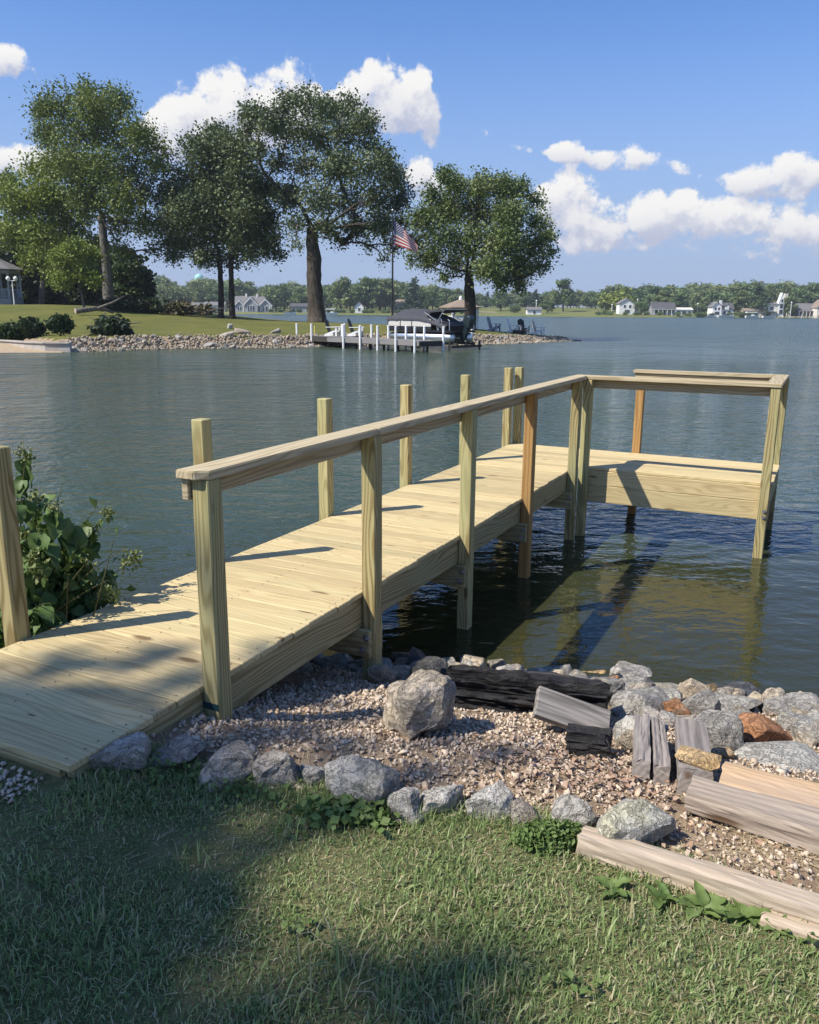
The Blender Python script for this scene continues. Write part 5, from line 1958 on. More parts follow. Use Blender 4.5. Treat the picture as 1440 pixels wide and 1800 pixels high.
# --- pavilion at the left and gazebo at the tip
def pavilion(name, c, R_, eave, peak, lab, wallm, roofm, rot=0.0, n=8, step=0.3, arch=False):
    t_ = thing(name, c, lab, 'gazebo')
    c = Vector(c)

    def P_(k, r_, z):
        a = rot + 2 * math.pi * k / n
        return c + Vector((math.cos(a) * r_, math.sin(a) * r_, z))
    m = MB()
    lo = [P_(k, R_ * 1.0, 0 - .3) for k in range(n)]
    hi = [P_(k, R_ * 1.0, step) for k in range(n)]
    m.add(lo + hi, [tuple(range(n))[::-1], tuple(range(n, 2 * n))] + [(k, (k + 1) % n, n + (k + 1) % n, n + k) for k in range(n)])
    m.build('floor', wallm, t_)
    m = MB()
    ov = R_ * 1.16
    e0 = [P_(k, ov, eave) for k in range(n)]
    e1 = [P_(k, ov, eave + .10) for k in range(n)]
    m.add(e0 + e1 + [P_(0, 0.001, peak)], [tuple(range(n))[::-1]] + [(k, (k + 1) % n, n + (k + 1) % n, n + k) for k in range(n)] + [(n + k, n + (k + 1) % n, 2 * n) for k in range(n)])
    rf = m.build('roof', roofm, t_)
    m = MB()
    m.tube([c + Z * (peak - .12), c + Z * (peak + .2), c + Z * (peak + .34)], [.22, .18, .02], 8)
    m.build('cupola', wallm, rf, root=t_)
    m = MB()
    for k in range(n):
        a, b = P_(k, R_ * .985, eave - .26), P_((k + 1) % n, R_ * .985, eave - .26)
        tt = (b - a).normalized()
        nn = Vector((-tt.y, tt.x, 0)) * .05
        m.prism([(0, 0), ((b - a).length, 0), ((b - a).length, .22), (0, .22)], tt, Z, nn, a)
    m.build('frieze', wallm, t_)
    for k in range(n):
        q = P_(k, R_ * .95, 0)
        m = MB()
        m.box((q.x - .075, q.y - .075, c.z + step), (q.x + .075, q.y + .075, c.z + eave))
        po = m.build('post', wallm, t_)
        if arch:
            m = MB()
            for sgn in (1, -1):
                a = P_(k, R_ * .95, 0)
                b = P_((k + sgn) % n, R_ * .95, 0)
                tt = (b - a).normalized()
                tt.z = 0
                m.prism([(.08, eave - .26), (.08, eave - .9), (.16, eave - .62), (.34, eave - .42), (.6, eave - .27)], tt, Z, Vector((-tt.y, tt.x, 0)) * .05, Vector((a.x, a.y, c.z)))
            m.build('bracket', wallm, po, root=t_)
    for k in range(n - 1):
        a, b = P_(k, R_ * .95, step), P_((k + 1) % n, R_ * .95, step)
        tt = (b - a)
        L = tt.length
        tt.normalize()
        m = MB()
        nn = Vector((-tt.y, tt.x, 0))
        for (z0, z1) in ((.10, .17), (.86, .94)):
            m.prism([(.1, z0), (L - .1, z0), (L - .1, z1), (.1, z1)], tt, Z, nn * .06, a)
        nb = int(L / .17)
        for j in range(nb):
            x = .14 + (L - .28) * j / max(1, nb - 1)
            m.prism([(x - .035, .172), (x + .035, .172), (x + .035, .858), (x - .035, .858)], tt, Z, nn * .04, a + nn * .01)
        m.build('railing', wallm, t_)
    return t_


gp = at(809, 573, 92)
gz = pen_z(gp.x, 92)
pavilion('gazebo', (gp.x, 92, 0.52), 2.15, 2.05, 3.0, 'white open gazebo with a shingled roof behind the maple trunk', P_WHITE, P_ROOFBR, rot=.3, arch=True)
lp_ = at(-5, 541, 84)
pavilion('gazebo', (lp_.x, 84, pen_z(lp_.x, 84) - .1), 2.5, 3.35, 4.8, 'pale garden gazebo with a grey roof at the left edge', P_BLUEGREY, P_ROOF, rot=.2, step=.7)
# twin-globe lamp in front of the pavilion
p = at(26, 541, 79)
z = pen_z(p.x, 79)
lt = thing('garden_lamp', (p.x, 79, z), 'white garden lamp post with two globes before the left gazebo', 'lamp')
m = MB()
m.tube([(p.x, 79, z), (p.x, 79, z + 2.2)], [.06, .045], 8)
m.tube([(p.x - .35, 79, z + 2.15), (p.x + .35, 79, z + 2.15)], [.035, .035], 6)
m.build('pole', P_WHITE, lt)
for sx in (-.35, .35):
    m = MB()
    m.tube([(p.x + sx, 79, z + 2.16), (p.x + sx, 79, z + 2.24), (p.x + sx, 79, z + 2.36), (p.x + sx, 79, z + 2.48), (p.x + sx, 79, z + 2.55)], [.08, .17, .2, .15, .04], 10)
    m.build('globe', P_WHITE, lt, smooth=True)


# --- flag
FY = 63.0
fp0 = at(690, 560, FY)
ftop = at(689, 372, FY)
fz = pen_z(fp0.x, FY)
fpole = thing('flagpole', (fp0.x, FY, fz), 'tall dark flagpole between the oak and the maple', 'flagpole')
m = MB()
m.tube([(fp0.x, FY, fz - .1), (fp0.x, FY, ftop.z)], [.085, .05], 10)
m.build('pole', P_BLACK, fpole)
m = MB()
m.tube([(fp0.x, FY, ftop.z), (fp0.x, FY, ftop.z + .08), (fp0.x, FY, ftop.z + .16), (fp0.x, FY, ftop.z + .2)], [.05, .1, .08, .01], 8)
m.build('finial', P_STEEL, fpole, smooth=True)


def flag_mat():
    mt, t, bs = new_mat('stars_and_stripes')
    uvn = t.node('ShaderNodeUVMap')
    sp = t.node('ShaderNodeSeparateXYZ')
    t.l.new(uvn.outputs[0], sp.inputs[0])
    U, V_ = sp.outputs[0], sp.outputs[1]
    odd = t.math('MODULO', t.math('FLOOR', t.math('MULTIPLY', V_, 12.999)), 2.0)
    col = t.mix(odd, (0.42, 0.025, 0.035), (0.70, 0.68, 0.66))
    can = t.math('MULTIPLY', t.math('LESS_THAN', U, 0.4), t.math('GREATER_THAN', V_, 6 / 13))
    cu, cv = t.math('MULTIPLY', U, 11 / 0.4 * .5), t.math('MULTIPLY', t.math('SUBTRACT', V_, 6 / 13), 9 / (7 / 13) * .5)

    def dots(o1, o2):
        a = t.math('SUBTRACT', t.math('FRACT', t.math('ADD', cu, o1)), .5)
        b = t.math('SUBTRACT', t.math('FRACT', t.math('ADD', cv, o2)), .5)
        return t.math('LESS_THAN', t.math('ADD', t.math('MULTIPLY', a, a), t.math('MULTIPLY', b, b)), .035)
    star = t.math('MAXIMUM', dots(0.25, 0.25), dots(.75, .75))
    col = t.mix(can, col, t.mix(star, (0.02, 0.03, 0.12), (0.70, 0.68, 0.66)))
    t.l.new(col, bs.inputs['Base Color'])
    bs.inputs['Roughness'].default_value = .8
    tr = t.node('ShaderNodeBsdfTranslucent')
    t.l.new(col, tr.inputs[0])
    mx = t.node('ShaderNodeMixShader')
    mx.inputs[0].default_value = .3
    t.l.new(bs.outputs[0], mx.inputs[1])
    t.l.new(tr.outputs[0], mx.inputs[2])
    t.l.new(mx.outputs[0], mt.node_tree.nodes['Material Output'].inputs[0])
    return mt


a0, a1 = at(691, 387, FY), at(691, 431, FY)
nx, ny = 36, 16
bm = bmesh.new()
uvl = bm.loops.layers.uv.new('UVMap')
H = a0.z - a1.z
Lf = 2.15
grid = []
for i in range(nx + 1):
    f = i / nx
    row = []
    for j in range(ny + 1):
        g2 = j / ny
        x = a0.x + .06 + Lf * (.86 * f - .05 * f * f)
        drop = (0.72 * f ** 1.15) * (0.9 + .5 * g2) * 1.0
        z = a1.z + H * g2 * (1 - .35 * f) - drop * 1.15 * (.75 + .25 * g2) + H * .02
        y = FY + .22 * math.sin(f * 7.5 + g2 * 1.6) * (.25 + f) - .25 * f
        row.append(bm.verts.new((x - a0.x, y - FY, z - a1.z)))
    grid.append(row)
for i in range(nx):
    for j in range(ny):
        fc = bm.faces.new((grid[i][j], grid[i + 1][j], grid[i + 1][j + 1], grid[i][j + 1]))
        for lp, (p_, q_) in zip(fc.loops, ((i, j), (i + 1, j), (i + 1, j + 1), (i, j + 1))):
            lp[uvl].uv = (p_ / nx, q_ / ny)
        fc.smooth = True
me = bpy.data.meshes.new('flag')
bm.to_mesh(me)
bm.free()
me.materials.append(flag_mat())
o = link('flag', me)
o.location = (a0.x, FY, a1.z)
tag(o, 'striped flag with a starred blue corner waving from the dark flagpole', 'flag')

# --- the far dock with white posts
fa, fb = on(604, 612.5, 0), on(729, 619.5, 0)
fd = (fb - fa).normalized()
fn = Vector((-fd.y, fd.x, 0))
if fn.y < 0:
    fn = -fn
ZF = 0.62
fdock = thing('far_dock', (fa.x, fa.y, 0), 'low grey dock with white round-capped posts on the far shore', 'dock')
Lw = (fb - fa).length


def fpt(s_, w, z=0.0):
    return fa + fd * s_ + fn * w + Z * z


def fbox(m, s0, s1, w0, w1, z0, z1):
    m.prism([(0, z0), (s1 - s0, z0), (s1 - s0, z1), (0, z1)], fd, Z, fn * (w1 - w0), fpt(s0, w0))


nb = 44
for k in range(nb):
    s0 = -1.6 + (Lw + 1.85) * k / nb
    m = MB()
    fbox(m, s0, s0 + (Lw + 1.85) / nb - .012, .1, 2.0, ZF - .04, ZF)
    m.build('deck_board', P_COMPOSITE, fdock)
m = MB()
fbox(m, -1.6, Lw + .25, .06, .10, ZF - .26, ZF + .004)
m.build('side_fascia', P_COMPOSITE, fdock)
m = MB()
fbox(m, Lw + .26, Lw + .30, .1, 2.0, ZF - .30, ZF - .01)
m.build('end_fascia', P_DARKWOOD, fdock)
m = MB()
fbox(m, -5.2, -1.62, .5, 3.2, ZF - .04, ZF + .03)
m.build('shore_platform', P_COMPOSITE, fdock)
m = MB()
fbox(m, -5.2, -1.62, .46, .5, ZF - .3, ZF + .03)
m.build('platform_fascia', P_DARKWOOD, fdock)


def white_post(s_, w, z0, z1):
    m = MB()
    m.tube([fpt(s_, w, z0), fpt(s_, w, z1 - .05)], [.07, .07], 10)
    m.tube([fpt(s_, w, z1 - .05), fpt(s_, w, z1 - .02), fpt(s_, w, z1)], [.085, .08, .03], 10)
    m.build('post', P_WHITE, fdock)


for k in range(5):
    white_post(Lw * k / 4, 0.0, -.6, 1.42)
for k in range(5):
    white_post(Lw * k / 4 + .3, 2.08, -.6, 1.42)
for (s_, w) in ((-5.1, .45), (-3.6, .45), (-3.5, 3.2), (-1.7, 1.4)):
    white_post(s_, w, .1, 1.42)
# stringers and short piles below
for w in (.25, 1.85):
    m = MB()
    fbox(m, -1.6, Lw + .2, w - .05, w + .05, ZF - .30, ZF - .05)
    m.build('stringer', P_DARKWOOD, fdock)
for k in range(5):
    for w in (.5, 1.7):
        m = MB()
        m.tube([fpt(Lw * (k + .5) / 5, w, -.5), fpt(Lw * (k + .5) / 5, w, ZF - .05)], [.07, .07], 8)
        m.build('pile', P_DARKWOOD, fdock)

# --- covered pontoon boat on a lift behind the dock
BO = fpt(-0.05, 3.65, 0)
ba, bn = fd, fn            # boat axis: bow at the shore end, stern to the right
LB, WB = 5.9, 2.3
ZP = 0.42                  # underside of the pontoons
boat = thing('pontoon_boat', (BO.x, BO.y, ZP), 'pontoon boat under a charcoal cover on a lift behind the far dock', 'boat')


def bp(s_, w, z):
    return BO + ba * s_ + bn * w + Z * (ZP + z)


for w in (.35, WB - .35):
    m = MB()
    m.tube([bp(-.05, w, .45), bp(.25, w, .33), bp(.8, w, .29), bp(LB - .5, w, .29), bp(LB - .42, w, .29)], [.03, .19, .29, .29, .2], 16)
    m.build('pontoon', P_ALU, boat, smooth=True)
m = MB()
m.prism([(.1, .60), (LB - .35, .60), (LB - .35, .72), (.1, .72)], ba, Z, bn * WB, bp(0, 0, 0))
m.build('deck', P_BLACK, boat)
for w, nm in ((-.02, 'side_panel'), (WB - .02, 'side_panel'), ):
    m = MB()
    m.prism([(.25, .93), (4.0, .93), (4.0, 1.36), (.25, 1.36)], ba, Z, bn * .04, bp(0, w, 0))
    sp_ = m.build(nm, P_PANEL, boat)
    m = MB()
    m.prism([(.25, .724), (4.0, .724), (4.0, .928), (.25, .928)], ba, Z, bn * .046, bp(0, w - .003, 0))
    m.build('black_stripe', P_BLACK, sp_, root=boat)
m = MB()
for s_ in (.25, 1.35, 2.35, 4.0):
    m.tube([bp(s_, -.04, .72), bp(s_, -.04, 1.48)], [.02, .02], 6)
m.build('fence_tubes', P_BLACK, boat)
# bow end panel
m = MB()
m.prism([(0, .724), (WB, .724), (WB, 1.36), (0, 1.36)], bn, Z, ba * .04, bp(.2, 0, 0))
m.build('bow_panel', P_PANEL, boat)
# canvas: ridge tent over the fences, sagging between its poles
prof = [(.15, 1.52, 1.42), (.55, 1.95, 1.44), (1.3, 2.03, 1.46), (2.4, 2.00, 1.46), (3.2, 1.92, 1.42), (4.0, 1.66, 1.28), (4.7, 1.40, 1.06), (5.2, 1.22, .98)]
bm = bmesh.new()
rows = []
rq = random.Random(3)
for i in range(len(prof) * 3 - 2):
    f = i / 3
    k = min(int(f), len(prof) - 2)
    f -= k
    s_, zr, ze = [prof[k][q] * (1 - f) + prof[k + 1][q] * f for q in range(3)]
    row = []
    for j in range(13):
        g2 = j / 12
        h = 1 - abs(2 * g2 - 1)
        z = ze + (zr - ze) * (h ** .85) - .05 * math.sin(math.pi * f) * h + .02 * rq.uniform(-1, 1)
        p = bp(s_, -.08 + (WB + .16) * g2, z) - Vector(ORG[boat.name])
        row.append(bm.verts.new(p))
    rows.append(row)
    # skirt
for i in range(len(rows) - 1):
    for j in range(12):
        bm.faces.new((rows[i][j], rows[i + 1][j], rows[i + 1][j + 1], rows[i][j + 1])).smooth = True
for j_ in (0, 12):
    prev = None
    for i in range(len(rows)):
        q = rows[i][j_].co - Z * (.16 + .02 * math.sin(i * 1.7))
        v = bm.verts.new(q)
        if prev is not None:
            bm.faces.new((rows[i - 1][j_], prev, v, rows[i][j_])).smooth = True
        prev = v
for i_ in (0, len(rows) - 1):
    bm.faces.new(rows[i_] if i_ else rows[i_][::-1])
bmesh.ops.recalc_face_normals(bm, faces=bm.faces[:])
me = bpy.data.meshes.new('cover')
bm.to_mesh(me)
bm.free()
me.materials.append(P_CANVAS)
link('cover', me, boat)
# folded bimini top, its frame, stern seats and rails
m = MB()
m.prism([(3.3, 1.72), (5.0, 1.86), (5.05, 1.93), (4.6, 1.96), (3.4, 1.84)], ba, Z, bn * (WB - .1), bp(0, .05, 0))
m.build('folded_bimini', P_CANVAS, boat)
m = MB()
for w in (.0, WB):
    m.tube([bp(4.5, w, .72), bp(4.35, w, 1.3), bp(3.4, w, 1.78)], [.025, .025, .025], 6)
    m.tube([bp(4.4, w, 1.1), bp(4.95, w, 1.88)], [.025, .025], 6)
m.build('bimini_frame', P_ALU, boat)
m = MB()
m.prism([(4.35, .724), (5.3, .724), (5.38, 1.0), (5.2, 1.25), (4.35, 1.20)], ba, Z, bn * (WB - .3), bp(0, .15, 0))
m.build('stern_seat', P_BLACK, boat)
m = MB()
for w in (.02, WB - .02):
    m.tube([bp(4.55, w, .73), bp(4.6, w, 1.36), bp(4.72, w, 1.42), bp(4.8, w, 1.3), bp(4.82, w, .73)], [.022] * 5, 6)
    m.tube([bp(5.45, w, .73), bp(5.42, w, 1.30), bp(5.3, w, 1.38)], [.022] * 3, 6)
m.build('grab_rail', P_ALU, boat)
# outboard, tilted
mo = MB()
mc = bp(5.85, WB / 2, .95)
cowl = [(-.28, .05), (-.30, .42), (-.20, .66), (.02, .74), (.22, .64), (.30, .30), (.34, .02), (.20, -.06)]
tilt = Matrix.Rotation(rad(24), 4, fn)


def mt(x, w, z):
    v = ba * x + Z * z
    v = Matrix.Rotation(rad(26), 4, bn) @ v
    return mc + v + bn * w


n_ = len(cowl)
lay_ = [(-.24, .82), (-.16, 1.0), (.16, 1.0), (.24, .82)]
cx, cz = 0.0, .32
vs = [mt(cx + (x - cx) * k, w, cz + (z_ - cz) * k) for (w, k) in lay_ for (x, z_) in cowl]
fs = [tuple(range(n_)), tuple(range(3 * n_, 4 * n_))[::-1]]
for q in range(3):
    fs += [(q * n_ + i, (q + 1) * n_ + i, (q + 1) * n_ + (i + 1) % n_, q * n_ + (i + 1) % n_) for i in range(n_)]
mo.add(vs, fs)
ob = mo.build('outboard_motor', P_COWL, boat, bevel=.02)
mo = MB()
mo.add([mt(x, w, z_) for w in (-.1, .1) for (x, z_) in ((-.14, -.04), (.16, -.04), (.22, -.75), (-.02, -.75))], [(0, 1, 2, 3), (7, 6, 5, 4), (0, 4, 5, 1), (1, 5, 6, 2), (2, 6, 7, 3), (3, 7, 4, 0)])
mo.build('leg', P_COWL, ob, root=boat)
mo = MB()
mo.tube([mt(-.18, 0, -.82), mt(.05, 0, -.84), mt(.34, 0, -.84), mt(.46, 0, -.84)], [.03, .09, .08, .03], 10)
mo.add([mt(-.1, w, -.7) for w in (-.015, .015)] + [mt(.5, w, -.66) for w in (-.2, .2)], [(0, 1, 3, 2)])
mo.build('gearcase', P_COWL, ob, root=boat)
mo = MB()
for k in range(3):
    a = k * 2.094
    mo.add([mt(.42, 0, -.84), mt(.40, math.cos(a) * .2, -.84 + math.sin(a) * .2), mt(.46, math.cos(a + .7) * .2, -.84 + math.sin(a + .7) * .2)], [(0, 1, 2)])
mo.build('propeller', P_STEEL, ob, root=boat)
# lift
lift = thing('boat_lift', (BO.x, BO.y, -.4), 'steel boat lift frame holding up the pontoon boat', 'boat lift')
for s_ in (.5, LB - .2):
    for w in (-.25, WB + .25):
        m = MB()
        p = BO + ba * s_ + bn * w
        m.box((p.x - .06, p.y - .06, -.6), (p.x + .06, p.y + .06, .55))
        m.build('leg', P_DARKWOOD, lift)
for s_ in (.5, LB - .2):
    m = MB()
    m.prism([(0, .14), (WB + .5, .14), (WB + .5, .28), (0, .28)], bn, Z, ba * .1, BO + ba * (s_ + .07) - bn * .25)
    m.build('cross_bar', P_DARKWOOD, lift)
for w in (.3, WB - .4):
    m = MB()
    m.prism([(0.5, .285), (LB - .1, .285), (LB - .1, .415), (.5, .415)], ba, Z, bn * .12, BO + bn * w)
    m.build('bunk', P_DARKWOOD, lift)
# tall white guide post right of the motor
p = on(829, 607, 0)
gp_ = thing('guide_post', (p.x, p.y, -.5), 'lone white round post right of the outboard motor', 'post')
m = MB()
m.tube([(p.x, p.y, -.6), (p.x, p.y, .5)], [.075, .075], 8)
m.build('lower_sleeve', P_DARKWOOD, gp_)
m = MB()
m.tube([(p.x, p.y, .5), (p.x, p.y, 1.45), (p.x, p.y, 1.5)], [.085, .085, .03], 10)
m.build('white_sleeve', P_WHITE, gp_)


# --- garden chairs
def make_chair(c, rz, lab, fm, bm_, group, k=1.0):
    t_ = thing('garden_chair', c, lab, 'chair', group)
    R3 = Matrix.Rotation(rz, 4, 'Z')
    c = Vector(c)

    def L_(m, poly, x0, x1, nm, mat):
        m = MB()
        m.prism([(p[0] * k, p[1] * k) for p in poly], R3 @ Vector((0, 1, 0)), Z, R3 @ Vector((x1 - x0, 0, 0)) * k, c + R3 @ Vector((x0, 0, 0)) * k)
        m.build(nm, mat, t_)
    for x0 in (-.36, .29):
        L_(None, [(-.42, 0), (-.32, 0), (-.30, .55), (-.42, .55)], x0, x0 + .07, 'front_leg', fm)
        L_(None, [(.10, 0), (.5, 0), (.42, .12), (-.35, .40), (-.40, .33), (.05, .13)], x0 + .075, x0 + .11, 'back_leg', fm)
        L_(None, [(-.5, .56), (.32, .53), (.32, .57), (-.5, .60)], x0 - .04, x0 + .11, 'armrest', fm)
    for j in range(5):
        y = -.40 + j * .125
        L_(None, [(y, .41 - j * .045), (y + .11, .41 - (j + .85) * .045), (y + .11, .435 - (j + .85) * .045), (y, .435 - j * .045)], -.25, .25, 'seat_slat', fm)
    tops = (.98, 1.06, 1.10, 1.06, .98)
    for j in range(5):
        x = -.27 + j * .11
        hh = tops[j]
        L_(None, [(.16, .22), (.20, .20), (.20 + .34 * (hh - .2), hh), (.16 + .34 * (hh - .2), hh + .015)], x, x + .1, 'back_slat', bm_)
    return t_


CG = 'garden chairs on the far dock'
p = fpt(-3.1, 1.8, ZF + .03)
make_chair((p.x, p.y, p.z), rad(75), 'white garden chair with dark back on the far dock, left one', P_WHITE, P_BLACK, CG)
p = fpt(-1.9, 2.6, ZF + .03)
p = at(625, 590, p.y)
make_chair((p.x, p.y, ZF + .03), rad(75), 'white garden chair with dark back on the far dock, right one', P_WHITE, P_BLACK, CG)
for (u, Y, rz, lab, fm, bmm) in [(868, 70, 60, 'pale garden chair near the maple at the tip of the lawn', P_BLUEGREY, P_BLUEGREY), (903, 71, 70, 'white upright garden chair on the tip of the lawn', P_WHITE, P_WHITE), (920, 72, 20, 'dark garden chair behind the fire ring on the tip of the lawn', P_BLUEGREY, P_BLACK), (947, 71, 100, 'white garden chair nearest the water on the tip of the lawn', P_WHITE, P_WHITE)]:
    p = pen_at(u, Y)
    make_chair((p.x, Y, p.z), rad(rz), lab, fm, bmm, 'garden chairs at the tip of the lawn', 1.1)
p = pen_at(914, 69.5)
m = MB()
m.tube([p + Z * -.05, p + Z * .3, p + Z * .3, p + Z * .1], [.55, .55, .42, .42], 14)
fr = m.build('fire_ring', P_BLACK)
tag(fr, 'dark round fire ring among the chairs on the tip of the lawn', 'fire ring')
p = pen_at(553, 57.5)
m = MB()
m.tube([p - Z * .1, p + Z * .42, p + Z * .5], [.05, .045, .01], 6)
tag(m.build('marker_stake', P_YELLOW), 'short yellow marker stake on the far lawn left of the dock', 'stake')
# ------------------------------------------------------------------ the far shore: trees, houses, boats
def far_tree_mesh(name, kind, leafm, barkm, seed):
    """About 14 m tall tree standing at the origin: leaves (slot 0), trunk and limbs (slot 1)."""
    r = random.Random(seed)
    C = []
    if kind == 'round':
        for k in range(16):
            a, f = r.uniform(0, 6.28), r.random()
            z = 3.2 + 8.8 * f
            w = 4.6 * math.sin(math.pi * (0.18 + 0.74 * f)) * r.uniform(.55, 1)
            C.append((Vector((math.cos(a) * w, math.sin(a) * w, z)), r.uniform(1.5, 2.3)))
    elif kind == 'tall':
        for k in range(15):
            a, f = r.uniform(0, 6.28), r.random()
            z = 3.0 + 9.4 * f
            w = 3.1 * math.sin(math.pi * (0.2 + 0.7 * f)) * r.uniform(.5, 1)
            C.append((Vector((math.cos(a) * w, math.sin(a) * w, z)), r.uniform(1.2, 1.9)))
    elif kind == 'cone':
        for k in range(20):
            f = k / 19
            a = k * 2.4
            w = 2.5 * (1 - f) + .15
            C.append((Vector((math.cos(a) * w * .6, math.sin(a) * w * .6, 1.5 + 12 * f)), w * .62 + .35))
    elif kind == 'bush':
        for k in range(12):
            a, f = r.uniform(0, 6.28), r.random()
            w = 4.4 * r.random() ** .5
            C.append((Vector((math.cos(a) * w, math.sin(a) * w, 2.2 + 5.0 * f * (1 - w / 6.5))), r.uniform(1.6, 2.5)))
    V, F = crown_leaves(C, 2600, 0.62, seed, .45, 4, .4)
    m = MB()
    m.tube([(0, 0, -1.5), (0.1, 0, 2), (0, .1, 6), (.05, 0, 9.5)], [.36, .28, .2, .08], 6)
    for c, q in C[::2]:
        if kind != 'cone':
            m.tube([(0, 0, 3.5 + r.uniform(0, 2)), c], [.13, .05], 4)
    tv = np.array([tuple(p) for p in m.v])
    quads = np.array([f for f in m.f if len(f) == 4])
    nl = len(V)
    return np_mesh(name, np.concatenate([V, tv]), [F, quads + nl], [leafm, barkm], np.concatenate([np.zeros(len(F)), np.ones(len(quads))]))


FT = {
    'r1': far_tree_mesh('far_tree', 'round', L_FAR, B_DARK, 601), 'r2': far_tree_mesh('far_tree', 'round', L_FAR2, B_DARK, 602), 'r3': far_tree_mesh('far_tree', 'round', L_FAR, B_DARK, 603),
    't1': far_tree_mesh('far_tree', 'tall', L_FAR, B_DARK, 604), 't2': far_tree_mesh('far_tree', 'tall', L_FAR2, B_DARK, 605), 'c1': far_tree_mesh('far_tree', 'cone', L_FARDK, B_DARK, 606),
    'y1': far_tree_mesh('far_tree', 'bush', L_FARYL, B_DARK, 607), 'b1': far_tree_mesh('far_tree', 'bush', L_FAR, B_DARK, 608), 'o1': far_tree_mesh('far_tree', 'round', L_FAR2, B_DARK, 609)}


def far_tree(u, vtop, Y, kind, label, group=None, wide=1.0, name='far_tree'):
    p = at(u, 550, Y)
    z = far_z(p.x, Y)
    top = at(u, vtop, Y).z
    base_h = 8.3 if kind in ('y1', 'b1') else (14.2 if kind == 'c1' else 13.2)
    k = max(.25, (top - z) / base_h)
    o = link(name, FT[kind])
    o.location = (p.x, Y, z - .1)
    o.scale = (k * wide, k * wide, k)
    o.rotation_euler = (0, 0, random.Random(int(u * 7 + Y)).uniform(0, 6.28))
    return tag(o, label, 'tree', group)


rr = random.Random(71)
# single trees one can pick out
far_tree(485, 492, 395, 'r1', 'big dark round tree right of the gabled grey house on the far shore', wide=1.15)
far_tree(418, 517, 392, 'y1', 'small yellow-green tree behind the left end of the gabled grey house', wide=.9)
far_tree(600, 488, 392, 'r2', 'pale green willowy tree on the far shore right of the big oak trunk', wide=1.0)
far_tree(645, 486, 388, 't1', 'tall rounded tree on the far shore left of the flagpole', wide=1.3)
far_tree(678, 492, 394, 't2', 'tall tree on the far shore just left of the flagpole', wide=1.2)
far_tree(727, 487, 386, 'c1', 'dark spruce-like tree on the far shore right of the flagpole', wide=1.5)
far_tree(752, 500, 384, 'r1', 'round tree on the far shore left of the maple crown', wide=1.0)
far_tree(880, 512, 425, 'r3', 'wide dark tree standing alone on the far park lawn', wide=1.35)
far_tree(925, 512, 440, 't1', 'slimmer tree on the far park lawn left of the white boathouse', wide=1.1)
far_tree(905, 532, 395, 'b1', 'low round tree near the water on the far park lawn', wide=.9)
far_tree(940, 508, 450, 'c1', 'dark pointed tree behind the white boathouse', wide=1.4)
far_tree(962, 524, 390, 'r1', 'dark round tree right of the white boathouse', wide=1.25)
far_tree(972, 510, 455, 'o1', 'brownish olive tree behind the park lawn', wide=1.1)
far_tree(990, 489, 410, 't1', 'tall open-topped tree at the right end of the park lawn', wide=1.1)
far_tree(1085, 504, 412, 'y1', 'broad yellow-green tree left of the white house on the far shore', wide=1.15)
far_tree(1062, 545, 372, 'b1', 'low shoreline bush below the yellow-green tree', wide=1.0)
far_tree(1128, 525, 378, 'r1', 'dark green tree between the white house and the dark-roofed house', wide=1.2)
far_tree(1331, 501, 412, 'c1', 'big dark spruce on the far shore right of the white house', wide=2.0)
far_tree(1385, 520, 408, 'r2', 'olive tree beside the white tower house', wide=1.0)
# the rest of the wood, front row and back rows
GL, GM, GR = 'wood on the far shore, left part', 'wood behind the far park lawn', 'wood on the far shore, right part'
LL, LM, LR = 'green tree in the wood across the lake behind the left lawn', 'green tree in the row behind the far park lawn', 'green tree in the wooded hillside behind the right-hand houses'


def prof(u):
    pts = [(-100, 500), (230, 496), (280, 488), (320, 500), (360, 492), (400, 488), (430, 500), (470, 505), (520, 498), (560, 500), (620, 496), (680, 494), (740, 500), (800, 512), (850, 518), (900, 516), (950, 514), (1000, 518), (1040, 512), (1070, 505), (1120, 508), (1200, 504), (1260, 500), (1330, 500), (1400, 502), (1550, 500)]
    return lerp_pts(pts, u)


ORD = ['first', 'second', 'third', 'fourth', 'fifth', 'sixth', 'seventh', 'eighth', 'ninth', 'tenth', 'eleventh', 'twelfth', 'thirteenth', 'fourteenth', 'fifteenth', 'sixteenth', 'seventeenth', 'eighteenth', 'nineteenth', 'twentieth', 'twenty-first', 'twenty-second', 'twenty-third', 'twenty-fourth', 'twenty-fifth', 'twenty-sixth', 'twenty-seventh', 'twenty-eighth', 'twenty-ninth', 'thirtieth', 'thirty-first', 'thirty-second', 'thirty-third', 'thirty-fourth', 'thirty-fifth']
BACK = {'left': [], 'middle': [], 'right': []}
NUM = {'left': 0, 'middle': 0, 'right': 0}
PLACE = {'left': ('of the far wood\'s front row, left side', 'front row of the wood on the far shore, left part'), 'middle': ('in the row behind the far park lawn', 'front row behind the far park lawn'),
         'right': ('of the far wood\'s front row, right side', 'front row of the wood on the far shore, right part')}
